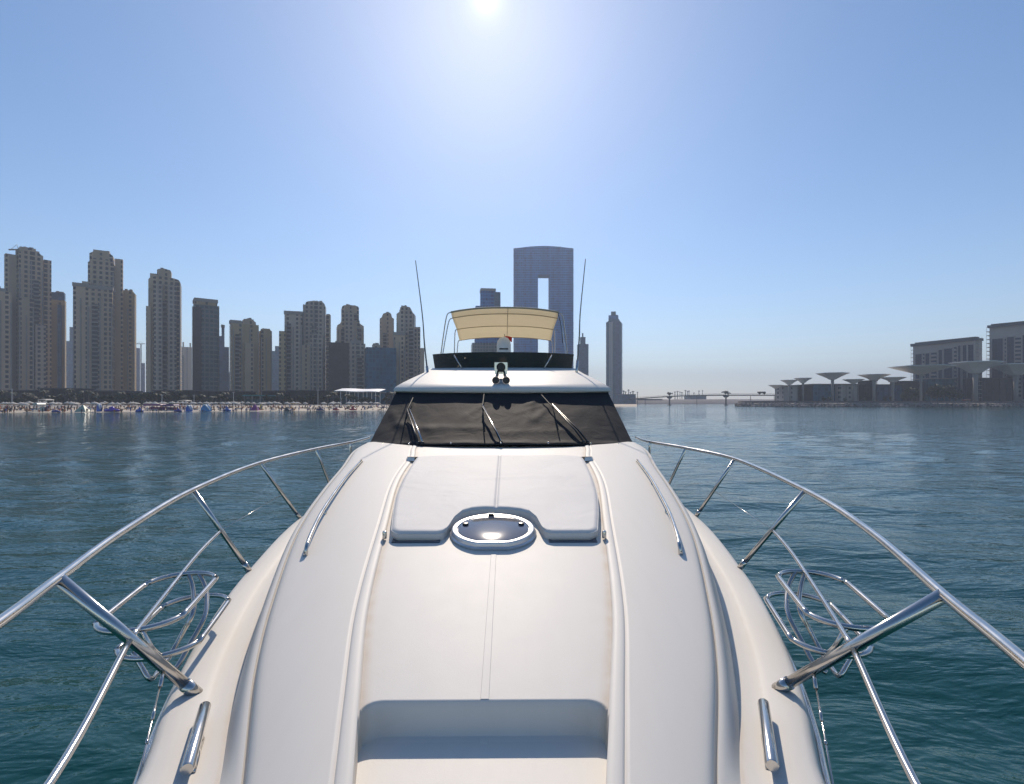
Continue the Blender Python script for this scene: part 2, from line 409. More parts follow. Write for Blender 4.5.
# far spit behind the towers and the far shore under the bridge
LAND = simple('far_shore_earth', (.14,.12,.115), .9, .2, .02)
V = []; xs = [-2500+i*100 for i in range(61)]
for (y, z) in ((905, -1), (910, 2), (960, 8.5), (1300, 10), (4200, 12)):
    for x in xs: V.append((x*(1 if y < 2000 else 1.6), y+(20*noise.noise(Vector((x*.01, 0, 0))) if y < 1200 else 0), z+(1.5*noise.noise(Vector((x*.02, y*.01, 3))) if z > 2 else 0)))
tag(mesh_from('far_land', V, grid_faces(5, len(xs)), LAND, smooth=60), kind='structure')
# island on the right with a rocky embankment
isl = [(738,470),(745,400),(800,388),(900,384),(1024,384),(1150,384),(1500,390)]
tag(strip('island_ground', isl, (5, 14, 60, 900), (2.3, 2.8, 3.0, 3.0), PROM), kind='structure')
bm = bmesh.new(); sm = catmull([G(px, d) for px, d in isl], 40)
random.seed(3)
for p in sm[::1]:
    for q in range(7):
        s = random.uniform(.5, 1.5); off = q*1.0-.8
        c = p+p.normalized()*off+Vector((random.uniform(-2.5, 2.5), 0, .05+q*.36))
        M = Matrix.Translation(c) @ Matrix.Rotation(random.random()*6, 4, Vector((random.random(), random.random(), .3)).normalized()) @ Matrix.Diagonal((s*1.2, s*.9, s*.7, 1))
        bmesh.ops.create_icosphere(bm, subdivisions=1, radius=.9, matrix=M)
tag(link_mesh('embankment_rocks', bm, ROCKM), kind='stuff')

# ------------------------------------------------------------------ yacht
PSI = .009; U0 = -.088
yacht = empty('motor_yacht', (U0, 0, 0), PSI, 'white flybridge motor yacht seen from its own bow, with steel bow rails', 'yacht')
def Lw(p):        # world -> yacht
    x, y = p[0]-U0, p[1]; c, s = cos(PSI), sin(PSI)
    return Vector((x*c+y*s, -x*s+y*c, p[2]))
def Wl(p):
    c, s = cos(PSI), sin(PSI); return Vector((U0+p[0]*c-p[1]*s, p[0]*s+p[1]*c, p[2]))
def Lp(px, py, v=None, h=None):
    if v is None: v = h*F/(py-HY)
    return Lw(((px-512)*v/F, v, EYE-(py-HY)*v/F))
def Z(h): return EYE-h

Hc = lambda v: 1.158-.1347*(v-1.97)+.00828*(v-1.97)*(v-3.7)
Hd = interp([(-.6,1.27),(1.0,1.273),(1.8,1.276),(2.44,1.285),(4.08,1.30),(5.7,1.28),(7.2,1.25),(14,1.2)])
Ur = interp([(.4,.2),(1.0,.32),(1.62,.46),(1.95,.537),(2.62,.686),(3.8,.862),(5.0,1.03),(5.45,1.065),(6.2,1.10),(6.8,1.19),(7.6,1.27)])
Us = interp([(.4,.27),(1.0,.50),(1.66,.76),(2.24,1.0),(2.75,1.168),(3.9,1.47),(4.9,1.635),(5.8,1.76),(7.2,1.98),(7.8,2.0)])
Uf = interp([(.4,.42),(1.0,.64),(1.709,.875),(2.08,1.035),(2.605,1.235),(2.865,1.325),(4.0,1.68),(4.65,1.84),(5.7,1.98),(7.2,2.08),(7.8,2.08)])
Ug = interp([(-.58,.02),(-.45,.14),(-.1,.40),(.5,.72),(1.0,.95),(1.686,1.107),(2.19,1.33),(2.70,1.525),(3.89,1.865),(5.6,2.165),(7.2,2.26),(10,2.3),(17,2.15)])
VSTEP = 1.985; DROP = .112
def floor_h(u, v):
    ui = Ur(v)-.065; t = ui-abs(u); r_ = .085
    vr = VSTEP
    if t < r_: vr -= r_-sqrt(max(0, r_*r_-(r_-t)**2))
    s = (vr-v)/.036
    s = max(0, min(1, s)); s = s*s*(3-2*s)
    return Hc(v)+DROP*s
rows = [.4+.1*i for i in range(14)]+[1.75+.02*i for i in range(4)]+[1.83+.006*i for i in range(30)]+[2.02+.05*i for i in range(112)]
rows = [v for v in rows if v <= 7.6]
V, Fc, stain, skid = [], [], [], []
NC = 61
def ucol(c, ui):          # columns crowded at both ends
    t = c/(NC-1)*2-1
    return ui*(t*.55+.45*(1-(1-abs(t))**2.2)*(1 if t > 0 else -1)) if t else 0
for v in rows:
    ui = Ur(v)-.065
    for c in range(NC):
        u = ucol(c, ui); h = floor_h(u, v)
        V.append((u, v, Z(h)))
        e = ui-abs(u)
        stain.append(.75*sstep(.05, .0, e)+.12*sstep(.2, .0, e))
        skid.append(0 if (e < .03 or abs(u) < .02 or (v < VSTEP and v > VSTEP-.06)) else 1)
Fc += grid_faces(len(rows), NC)
for sgn in (-1, 1):
    base = len(V); nc = None
    for v in rows:
        R, U, f, hc, hd = Ur(v), Us(v), Uf(v), Hc(v), Hd(v)
        k = max(.0, min(1, (U-R)/.3))
        pts = [(R-.065, floor_h(R-.065, v), .8, 0), (R-.0585, hc-.006, .25, 0), (R-.055, hc-.008, 0, 0), (R-.047, hc-.0115, 0, 0), (R-.036, hc-.013, 0, 0), (R-.022, hc-.0135, 0, 0),
               (R-.010, hc-.013, 0, 0), (R-.004, hc-.011, 0, 0), (R, hc-.004, .15, 0), (R+.004, hc-.005, .1, 0), (R+.012, hc-.010, 0, 0)]
        a = R+.02; bq = U-.05*k
        if bq < a: bq = a+.01
        for i in range(9):
            t = i/8; pts.append((a+(bq-a)*t, hc-.010+.019*t**2, 0, 0))
        pts += [(U-.03*k, hc+.013, 0, 0), (U-.018*k, hc+.017, 0, 0), (U-.009*k, hc+.024, 0, 0), (U-.003, hc+.031, 0, 0), (U, hc+.038, .1, 0),
                (U+.003, hc+.050, .25, 0), (U+.010, hc+.052, .25, 0), (U+.014, hc+.041, 0, 0), (U+.026, hc+.041, 0, 0), (U+.040, hc+.046, 0, 0)]
        u1, h1 = U+.040, hc+.046
        for (tu, th) in ((.25,.16),(.5,.40),(.72,.66),(.9,.88),(.97,.96),(1.0,1.0)):
            uu = u1+(f-u1)*tu; pts.append((uu, h1+(hd+.004-h1)*th, .75 if tu == 1 else (.3 if tu > .95 else 0), 0))
        nc = len(pts)
        for p in pts:
            V.append((sgn*p[0], v, Z(p[1]))); stain.append(p[2]); skid.append(p[3])
    Fc += grid_faces(len(rows), nc, base)
    # front closing face row
    fr = [base+i for i in range(nc)]
    b0 = len(V)
    for i in range(nc): V.append((V[base+i][0]*.8, .22, Z(Hd(.3)))); stain.append(0); skid.append(0)
    Fc += [(fr[i], b0+i, b0+i+1, fr[i+1]) for i in range(nc-1)]
b0 = len(V)
for c in range(NC): V.append((V[c][0]*.8, .22, Z(Hd(.3)))); stain.append(0); skid.append(0)
Fc += [(c, c+1, b0+c+1, b0+c) for c in range(NC-1)]
def add_attr(o, name, vals):
    a = o.data.attributes.new(name, 'FLOAT', 'POINT'); a.data.foreach_set('value', vals)
coach = mesh_from('coachroof', V, Fc, GEL, yacht, smooth=50, recalc=False)
for p_ in coach.data.polygons:
    pass
bm = bmesh.new(); bm.from_mesh(coach.data)
for f_ in bm.faces:
    if f_.normal.z < 0: f_.normal_flip()
bm.to_mesh(coach.data); bm.free()
add_attr(coach, 'stain', stain); add_attr(coach, 'skid', skid)
coach.data.set_sharp_from_angle(angle=radians(50))

# deck with its rolled gunwale
rows2 = [-.58,-.52,-.45,-.35,-.2,0,.2,.4]+[.6+.15*i for i in range(112)]; rows2 = [v for v in rows2 if v <= 16.9]
V, stain, skid = [], [], []; nc = None
for v in rows2:
    g, hd = Ug(v), Hd(v); f = min(Uf(v) if v > .3 else .3, g-.05); fl = 1 if g > .3 else g/.3
    half = [(0, hd+.0, 0, 1), (max(.0, f-.06), hd, 0, 1), (max(.0, f+.004), hd, .55, 1)]
    for t in (.2,.4,.6):
        half.append((f+max(.01,g-.16*fl-f)*t, hd+.002*t, max(0, .4-t*.9), 1))
    half += [(g-.15*fl, hd+.001, .15, 0), (g-.135*fl, hd-.003, .05, 0), (g-.11*fl, hd-.0075, 0, 0), (g-.05*fl, hd-.009, 0, 0), (g-.0, hd-.008, 0, 0), (g+.025, hd+.000, 0, 0),
             (g+.044, hd+.022, 0, 0), (g+.06, hd+.075, 0, 0), (g+.07, hd+.125, 0, 0)]
    full = [(-p[0], p[1], p[2], p[3]) for p in half[::-1]]+half[1:]
    nc = len(full)
    for p in full: V.append((p[0], v, Z(p[1]))); stain.append(p[2]); skid.append(p[3])
deck = mesh_from('deck', V, grid_faces(len(rows2), nc), GEL, yacht, smooth=60, recalc=False)
bm = bmesh.new(); bm.from_mesh(deck.data)
for f_ in bm.faces:
    if f_.normal.z < 0: f_.normal_flip()
bm.to_mesh(deck.data); bm.free()
add_attr(deck, 'stain', stain); add_attr(deck, 'skid', skid); deck.data.set_sharp_from_angle(angle=radians(60))
# hull below the rub rail: flared bow sections
V = []; nr = 9; nhull = None
for v in rows2:
    g = Ug(v)+.072; hd = Hd(v)+.13
    zt = Z(hd); row = []
    for i in range(nr):
        t = i/(nr-1); z = zt+(-.45-zt)*t
        keel = sstep(-1.2, 4.5, v+t*-0.9); uu = g*(1-t*(1-.86*keel)) if v < 6 else g*(1-.10*t)
        vv = v+t*1.1*(1-sstep(-.6, 3.5, v))
        row.append((uu, vv, z))
    full = [(-p[0], p[1], p[2]) for p in row]+row[::-1]
    nhull = len(full); V += full
Fh = grid_faces(len(rows2), nhull)
lb = (len(rows2)-1)*nhull; Fh.append(tuple(range(lb, lb+nhull)))
hull = mesh_from('hull', V, Fh, GEL, yacht, smooth=50)
# stainless rub rail
bm = bmesh.new()
for s in (-1, 1):
    tube(bm, [(s*(Ug(v)+.078), v, Z(Hd(v)+.128)) for v in rows2], .02, 8)
link_mesh('rub_rail', bm, CHROME, yacht)
# centre seam of the foredeck: smooth gelcoat band between the non-skid panels
V = []; vs2 = [1.3+.05*i for i in range(11)]
def seam(v0, v1, name):
    V = []; n = int((v1-v0)/.04)
    for i in range(n+1):
        v = v0+(v1-v0)*i/n; z = Z(floor_h(0, v))
        for u, dz in ((-.017,.0005),(-.015,.0022),(.015,.0022),(.017,.0005)): V.append((u, v, z+dz))
    o = mesh_from(name, V, grid_faces(n+1, 4), GEL, yacht, smooth=30); add_attr(o, 'skid', [.55]*len(V)); return o
seam(.6, VSTEP-.045, 'deck_seam'); seam(VSTEP+.004, 3.28, 'deck_seam')

# --- superstructure rings
def ring(W, vf, vsd, h_f, h_s, n=40, p=2.6, aft=14.4, h_aft=None):
    pts = []
    for i in range(n+1):
        u = W*sin(-pi/2+pi*i/n)   # crowd at the corners
        q = (abs(u)/W)**p
        pts.append(Vector((u, vf+(vsd-vf)*q, Z(h_f+(h_s-h_f)*q))))
    ha = h_s if h_aft is None else h_aft
    A = [Vector((-W, aft, Z(ha)))]; B = [Vector((W, aft, Z(ha)))]
    return A+pts+B
R_base = ring(1.96, 6.95, 7.55, .598, .672, h_aft=.75)
R_top = ring(1.84, 8.45, 8.95, -.135, -.165)
def band(name, A, B, mat, n=10, off=None, parent=yacht, lo=0, hi=None, smooth=50):
    hi = len(A) if hi is None else hi
    V = []
    for i in range(n+1):
        t = i/n
        for k in range(lo, hi):
            p = A[k].lerp(B[k], t)
            if off: p = p+off(t, k, p)
            V.append(p)
    return mesh_from(name, V, grid_faces(n+1, hi-lo), mat, parent, smooth=smooth)
nR = len(R_base)
band('windscreen', R_base, R_top, GLASSB, 6, lo=1, hi=nR-1)
for side in (0, 1):
    A = [R_base[0], R_base[1]] if side == 0 else [R_base[-1], R_base[-2]]
    B = [R_top[0], R_top[1]] if side == 0 else [R_top[-1], R_top[-2]]
    s = -1 if side == 0 else 1
    V = [A[0], A[1], B[1], B[0]]
    mesh_from('cabin_side', [(p.x, p.y, p.z) for p in V]+[(p.x-s*.05, p.y, p.z) for p in V], [(0,1,2,3),(7,6,5,4),(0,4,5,1),(1,5,6,2),(2,6,7,3),(3,7,4,0)], GEL, yacht)
    q = lambda a, b: A[1].lerp(A[0], a).lerp(B[1].lerp(B[0], a), b)
    V = [q(.03,.22), q(.72,.22), q(.82,.82), q(.06,.82)]
    mesh_from('side_window', [(p.x+s*.006, p.y, p.z) for p in V]+[(p.x-s*.02, p.y, p.z) for p in V], [(0,1,2,3),(7,6,5,4),(0,4,5,1),(1,5,6,2),(2,6,7,3),(3,7,4,0)], GLASSB, yacht)
mesh_from('aft_bulkhead', [R_base[0], R_base[-1], R_top[-1], R_top[0]]+[p+Vector((0,.08,0)) for p in (R_base[0], R_base[-1], R_top[-1], R_top[0])],
          [(0,1,2,3),(7,6,5,4),(0,4,5,1),(1,5,6,2),(2,6,7,3),(3,7,4,0)], GEL, yacht)
bm = bmesh.new()
bx(bm, -1.93, 1.93, 7.58, 14.46, Z(1.24), Z(.78)); link_mesh('cabin_lower', bm, GEL, yacht)
# flybridge moulding
FR = [ring(1.80, 8.47, 8.98, -.135, -.160), ring(1.86, 8.40, 8.92, -.150, -.168), ring(1.885, 8.385, 8.90, -.170, -.188), ring(1.885, 8.385, 8.90, -.205, -.222),
      ring(1.865, 8.40, 8.93, -.235, -.262), ring(1.80, 8.60, 9.25, -.300, -.350), ring(1.70, 9.05, 9.70, -.415, -.460), ring(1.60, 9.60, 10.2, -.540, -.570),
      ring(1.55, 10.2, 10.75, -.655, -.680), ring(1.53, 10.42, 11.0, -.700, -.725), ring(1.45, 10.5, 11.1, -.69, -.715)]
FR = [[Vector((p.x, 14.6, p.z)) if p.y > 12.5 else p for p in R_] for R_ in FR]
V = []
for R in FR: V += R
nRR = len(FR[0])
fly = mesh_from('flybridge', V, grid_faces(len(FR), nRR)+[tuple(range((len(FR)-1)*nRR, len(FR)*nRR))], GEL, yacht, smooth=50)
# smoked spray screen on top of the coaming
A = ring(1.48, 10.50, 11.1, -.68, -.70, aft=13.0); B = ring(1.535, 10.46, 11.12, -1.02, -1.035, aft=13.2)
A2 = ring(1.46, 10.53, 11.13, -.68, -.70, aft=13.0); B2 = ring(1.515, 10.49, 11.15, -1.02, -1.035, aft=13.2)
V = A+B+B2+A2; n = len(A)
fs = []
for r_ in range(4):
    for k in range(n-1):
        a = r_*n+k; b = ((r_+1) % 4)*n+k; fs.append((a, a+1, b+1, b))
mesh_from('spray_screen', V, fs, GLASSB, yacht, smooth=40)
for s in (-1, 1):
    bm = bmesh.new(); tube(bm, [Lp(503+s*49, 355, 10.45), Lp(503+s*41, 368.5, 10.36)], .012, 8)
    link_mesh('screen_strut', bm, CHROME, yacht)

# --- searchlight and twin horns on the brow
sl_ = Lp(501, 372, 8.75)
bm = bmesh.new()
c = Lp(501, 368.5, 9.1)
bx(bm, c.x-.115, c.x+.115, c.y, c.y+.05, c.z-.10, c.z+.11)
mount = link_mesh('searchlight', bm, CHROME, yacht)
bm = bmesh.new(); Mx = Matrix.Rotation(pi/2, 4, 'X')
lathe(bm, [(.05,-.12),(.075,-.1),(.078,.06),(.07,.065),(.06,.05)], 20, (c.x, c.y-.1, c.z+.015), 0, Mx); link_mesh('lamp', bm, BLACK, mount, 40)
bm = bmesh.new()
for s in (-1, 1):
    e = Lp(501+s*5.2, 380.4, 8.58); st = Lp(501+s*3.6, 374.5, 9.15); md = Lp(501+s*4.6, 378.2, 8.85)
    tube(bm, catmull([st, md, e], 6), [.028,.029,.03,.03,.031,.033,.035,.037,.04,.045,.05,.058,.066][:13], 14)
    tube(bm, [Lp(501+s*3, 371, 9.1), Lp(501+s*5, 377, 8.9), Lp(501+s*3, 383, 8.7)], .018, 8)
    bx(bm, e.x-.03, e.x+.03, e.y+.06, e.y+.16, e.z-.09, e.z-.02)
hb = link_mesh('horn', bm, CHROME, yacht)
for s in (-1, 1):
    bm = bmesh.new(); e = Lp(501+s*5.2, 380.4, 8.58); lathe(bm, [(.058,-.004),(.058,.004)], 20, e+Vector((0,-.006,0)), 0, Mx)
    link_mesh('horn_mouth', bm, BLACK, hb)

# --- bimini over the flybridge
hoops = [(13.2, 1.39, -2.45, -2.33), (13.9, 1.43, -2.41, -2.29), (15.0, 1.42, -2.24, -2.14), (16.1, 1.44, -2.05, -1.95)]
def hoop_pt(t, W, v, hm_, hcn):
    u = W*t+.02; return Vector((u, v, Z(hm_+(hcn-hm_)*abs(t)**2.4)))
hf = interp([(h_[0], i) for i, h_ in enumerate(hoops)])
def bim(t, s):
    i = min(2, int(s)); f_ = s-i; a, b = hoops[i], hoops[i+1]
    lerp = lambda k: a[k]+(b[k]-a[k])*f_
    p = hoop_pt(t, lerp(1), lerp(0), lerp(2), lerp(3)); p.z -= .025*sin(pi*f_)*(1-abs(t)**4); return p
V = []; ns, ntt = 25, 31
for i in range(ns):
    for k in range(ntt):
        V.append(bim(-1+2*k/(ntt-1), 3*i/(ns-1)))
top = mesh_from('bimini', V, grid_faces(ns, ntt), CANVAS, yacht, smooth=180)
sol = top.modifiers.new('thick', 'SOLIDIFY'); sol.thickness = .006
bm = bmesh.new()
for i, hp in enumerate(hoops):
    tube(bm, [hoop_pt(-1+2*k/30, hp[1]-.003, hp[0], hp[2]+.016, hp[3]+.016) for k in range(31)], .013 if i else .024, 6)
tube(bm, [bim(.06-.02*k/20, 3*k/20)+Vector((0,0,-.012)) for k in range(21)], .009, 5)
link_mesh('canopy_seam', bm, THREAD, top)
for s in (-1, 1):
    for (pv_, i, bend) in ((13.5, 0, .13), (13.7, 1, .10), (14.8, 2, .06), (15.2, 3, .05)):
        hp = hoops[i]; e = Vector((s*hp[1]+.02, hp[0], Z(hp[3]+.016)))
        foot = Vector((s*(1.72 if i < 2 else 1.45), pv_, Z(-.8)))
        bm = bmesh.new(); tube(bm, catmull([foot, foot.lerp(e, .6)+Vector((s*bend*.5,0,.02)), foot.lerp(e, .92)+Vector((s*bend*.6,0,.03)), e], 6), .014, 8)
        link_mesh('frame_leg', bm, CHROME, top)
bm = bmesh.new()
tube(bm, [Lp(558, 313, 13.3), Lp(560.5, 322, 13.35), Lp(562, 332, 13.4), Lp(562.5, 343, 13.4)], .008, 6)
link_mesh('canopy_strap', bm, BLACK, top)
# radar dome on the mast behind
c = Lp(503.8, 352, 14.2)
bm = bmesh.new(); lathe(bm, [(.12,-.85),(.15,-.14),(.19,-.09),(.198,0),(.198,.20),(.172,.31),(.115,.385),(.045,.415),(.006,.42)], 24, c)
dome = link_mesh('radar_dome', bm, WHITEP, yacht, 50)
bm = bmesh.new(); bx(bm, c.x-.12, c.x+.12, c.y-.205, c.y-.17, c.z+.05, c.z+.085); link_mesh('dome_band', bm, BLACK, dome)
# flag behind the dome
fl = empty('flag', Lp(508, 352, 13.2), 0, 'small red flag showing just above the white radar dome', 'flag'); fl.location = Wl(Lp(504.5, 352, 15.0))
bm = bmesh.new(); tube(bm, [(0,0,-1.15),(0,0,.52)], .012, 6); link_mesh('staff', bm, CHROME, fl)
V = [(.02+.2*i/8, .02*sin(i*1.1), .33+.14*k/3-.04*(i/8)**2) for k in range(4) for i in range(9)]
f_ = mesh_from('cloth', V, grid_faces(4, 9), REDF, fl, smooth=180); f_.modifiers.new('t', 'SOLIDIFY').thickness = .004

# --- whip antennas
for (b_, t_) in (((427.5, 372), (415.5, 260.5)), ((577, 366), (585.5, 259))):
    a = Lp(*b_, 10.3); b = Lp(*t_, 10.8)
    bm = bmesh.new(); md = a.lerp(b, .5)+Vector((.01*(1 if a.x < 0 else -1)*2,0,0))
    pts = catmull([a, a.lerp(b, .25), md, b], 6); m_ = len(pts)
    tube(bm, pts, [.017-.009*i/m_ for i in range(m_)], 8)
    an = link_mesh('antenna', bm, simple('antenna_whip', (.22,.21,.2), .4, .1, 3), yacht)
    bm = bmesh.new(); d_ = (b-a).normalized(); tube(bm, [a-d_*.25, a+d_*.12], .026, 10); link_mesh('antenna_base', bm, CHROME, an)

# --- surface finder on the windscreen
def ws(px, py, off=.0):
    best = None
    for i in range(1, nR-2):
        for t in [k/60 for k in range(61)]:
            for s_ in (0, .5):
                A_ = R_base[i].lerp(R_base[i+1], s_); B_ = R_top[i].lerp(R_top[i+1], s_)
                p = A_.lerp(B_, t); q = Wl(p)
                e = (512+F*q.x/q.y-px)**2+(HY+F*(EYE-q.z)/q.y-py)**2
                if best is None or e < best[0]: best = (e, p)
    return best[1]+Vector((0, -.8*off, .6*off))
# fabric cover over the windscreen
def cov_off(t, k, p):
    fold = 0
    for (x0, t0, x1, t1, wd, am) in ((-.05,.95,-.55,.5,.05,.02),(.42,.75,.9,.98,.06,.03),(-1.75,.55,-1.25,.15,.08,.03),(-1.6,.35,-1.0,.25,.06,.03),(.55,.98,.35,.3,.05,.015),(1.0,.95,.5,.45,.06,.025),
                                      (-1.1,.3,-.1,.28,.05,.02),(-.2,.2,.9,.24,.05,.015),(.2,.55,.7,.75,.04,.012),(-1.5,.9,-1.3,.1,.06,.018)):
        a = Vector((x0, t0)); b = Vector((x1, t1)); q = Vector((p.x, t)); d = b-a; s_ = max(0, min(1, (q-a).dot(d)/d.dot(d)))
        fold += am*math.exp(-((q-a-d*s_).length/wd)**2)
    n_ = .02*noise.noise(Vector((p.x*2, t*3, 1)))+.012*noise.noise(Vector((p.x*5, t*6, 4)))
    hem = .02*math.exp(-((t-.03)/.03)**2)*(1+.5*sin(p.x*9))
    o_ = .02+.5*fold+.35*max(-.012, n_)+.7*hem
    return Vector((0, -.8*o_, .6*o_))
FINE = []
def refine(R, m=4):
    out = []
    for a, b in zip(R, R[1:]):
        for i in range(m): out.append(a.lerp(b, i/m))
    return out+[R[-1]]
RB, RT = refine([p.copy() for p in R_base[1:-1]]), refine([p.copy() for p in R_top[1:-1]])
cov = band('windscreen_cover', RB, RT, COVER, 44, cov_off, parent=None, smooth=180)
cov.location = yacht.location; cov.rotation_euler = yacht.rotation_euler
cov.modifiers.new('t', 'SOLIDIFY').thickness = .004
tag(cov, 'wrinkled dark grey fabric cover stretched over the windscreen of the white yacht', 'cover')

for k in range(9):
    p = RB[int((.06+.88*k/8)*(len(RB)-1))]; bm = bmesh.new(); lathe(bm, [(.014,0),(.013,.008),(.006,.011)], 10, (0,0,0)); bm.transform(Matrix.Translation(p+Vector((0,-.045,.045))) @ Matrix.Rotation(radians(55), 4, 'X'))
    link_mesh('snap_fastener', bm, CHROME, cov)
# --- wipers
for (piv, el_, bl, glint_arm) in (((421.5,444.5), (410,413), ((414.5,401.5),(409,413),(404,437)), 1), ((503.5,445), (484.5,409.5), ((482.2,397),(482.4,410),(483.3,435)), 1), ((586,444.5), (552.5,408), ((543,397.5),(551,411),(559.5,433)), 0)):
    bm = bmesh.new()
    for dx in (0, -4):
        a = ws(piv[0]+dx, piv[1]-1, .05); b = ws(el_[0]+dx*.25, el_[1]+(0 if dx == 0 else 1), .11)
        tube(bm, [a, a.lerp(b, .25)+Vector((0,-.02,.02)), b], [.013,.012,.008], 8, mi=0 if dx else 1)
        pass
    wp = link_mesh('wiper', bm, [BLACK, CHROME if glint_arm else BLACK], yacht)  # steel on one black arm stands in for its bright highlight
    bm = bmesh.new()
    for dx in (0, -4):
        a = ws(piv[0]+dx, piv[1]-1, .04); lathe(bm, [(.026,-.05),(.026,.0),(.02,.018),(.004,.02)], 12, a)
    link_mesh('wiper_pivot', bm, BLACK, wp)
    bm = bmesh.new(); tube(bm, [ws(*q, .085) for q in bl], .009, 6); link_mesh('wiper_blade', bm, RUBBER, wp)

# --- foredeck hatch with round rim
HV, HU = 3.62, -.012
hz = Z(Hc(HV)); sl_a = atan(-(Hc(HV+.2)-Hc(HV-.2))/.4)
HM = Matrix.Translation((HU, HV, hz)) @ Matrix.Rotation(sl_a, 4, 'X')
def disc_ring(bm, prof, seg, sx=1, sy=1, mi=0, flat=None, M=HM):
    rings = []
    for r_, z in prof:
        ring_ = []
        for k in range(seg):
            a = 2*pi*k/seg; x, y = r_*cos(a)*sx, r_*sin(a)*sy
            if flat and y < -flat*r_: y = -flat*r_
            ring_.append(bm.verts.new(M @ Vector((x, y, z))))
        rings.append(ring_)
    for a, b in zip(rings, rings[1:]):
        for k in range(seg): bm.faces.new((a[k], a[(k+1) % seg], b[(k+1) % seg], b[k])).material_index = mi
    return rings
bm = bmesh.new()
rg = disc_ring(bm, [(.300,0),(.305,.014),(.300,.020),(.294,.022),(.292,.042),(.286,.050),(.274,.053),(.256,.049),(.251,.040)], 64, flat=.93)
bm.faces.new(rg[-1]); 
HRIM = simple('satin_aluminium', (.66,.66,.67), .3, .05, 5, metal=.55)
hatch = link_mesh('deck_hatch', bm, HRIM, yacht, 35)
bm = bmesh.new(); rg = disc_ring(bm, [(.249,.040),(.249,.045),(.238,.048),(.08,.052)], 48); bm.faces.new(rg[-1]); bm.faces.new(rg[0][::-1]); link_mesh('glass', bm, HATCHG, hatch, 30)
for s in (-1, 1):
    bm = bmesh.new(); lathe(bm, [(.02,.04),(.022,.056),(.018,.062),(.006,.064)], 16, (s*.20, .06, 0)); bm.transform(HM); link_mesh('catch', bm, BLACK, hatch, 40)
bm = bmesh.new(); bx(bm, -.045, .0, .25, .266, .042, .062); bm.transform(HM); link_mesh('hinge', bm, BLACK, hatch)

# --- sunpad cushion with the cut-out round the hatch
def pad_front(u):
    au = abs(u); tab = [(0,3.985),(.09,3.98),(.17,3.955),(.235,3.90),(.29,3.77),(.33,3.58),(.355,3.515),(.40,3.492),(.66,3.49),(.69,3.51),(.705,3.55),(1.2,3.6)]
    for (a, b) in zip(tab, tab[1:]):
        if au <= b[0]: return a[1]+(b[1]-a[1])*(au-a[0])/(b[0]-a[0])
    return tab[-1][1]
PW = interp([(3.49,.705),(4.0,.80),(4.4,.86),(5.1,.92),(5.9,.955),(6.7,.96)])
nx_, ny_ = 161, 60
def pad_pt(i, j, z_off, inset=0):
    s_ = -1+2*i/(nx_-1); s_ = s_*(.8+.2*s_*s_)
    u_ = s_
    # width at the row, row at the column
    t = j/(ny_-1); t = t+.12*sin(2*pi*t)*-.5
    u0 = s_*PW(3.5); vf = pad_front(u0)+inset
    vb = 6.03-.10*abs(s_)**8-inset
    v = vf+(vb-vf)*t
    u = s_*(PW(v)-inset)
    return u, v
TH = .068
V = []; Fp = []
def pz(u, v, t_edge):
    base = Z(Hc(v))
    crown = .014*sin(pi*min(1, max(0, (v-3.6)/2.4)))*(1-(u/1.05)**2)
    wr = .006*noise.noise(Vector((u*2.2, v*2.2, 2)))+.008*math.exp(-((v-4.85-.12*u)/.03)**2)*sstep(.7, .1, abs(u-.1))
    wr -= .010*math.exp(-(u/.012)**2)
    return base+TH+crown+wr
for j in range(ny_):
    for i in range(nx_):
        u, v = pad_pt(i, j, 0, .025); V.append((u, v, pz(u, v, 0)))
Fp += grid_faces(ny_, nx_)
edge = [(i, 0) for i in range(nx_)]+[(nx_-1, j) for j in range(1, ny_)]+[(i, ny_-1) for i in range(nx_-2, -1, -1)]+[(0, j) for j in range(ny_-2, 0, -1)]
loops = [[j*nx_+i for i, j in edge]]
for (ins, dz) in ((.010, -.006), (.002, -.018), (0, -.034), (.006, -.062), (.018, -.072)):
    L_ = []
    for i, j in edge:
        u, v = pad_pt(i, j, 0, ins); V.append((u, v, pz(u, v, 0)+dz)); L_.append(len(V)-1)
    loops.append(L_)
for a, b in zip(loops, loops[1:]):
    n = len(a)
    for k in range(n): Fp.append((a[k], b[k], b[(k+1) % n], a[(k+1) % n]))
pad = mesh_from('sunpad_cushion', V, Fp, VINYL, None, smooth=60)
pad.location = yacht.location; pad.rotation_euler = yacht.rotation_euler
tag(pad, 'white vinyl sunpad cushion on the foredeck, cut out round the hatch', 'cushion')
bm = bmesh.new()
pp = [Vector(V[k]) for k in loops[2]]; tube(bm, pp, .0045, 6, closed=True)
link_mesh('piping', bm, VINYL, pad)
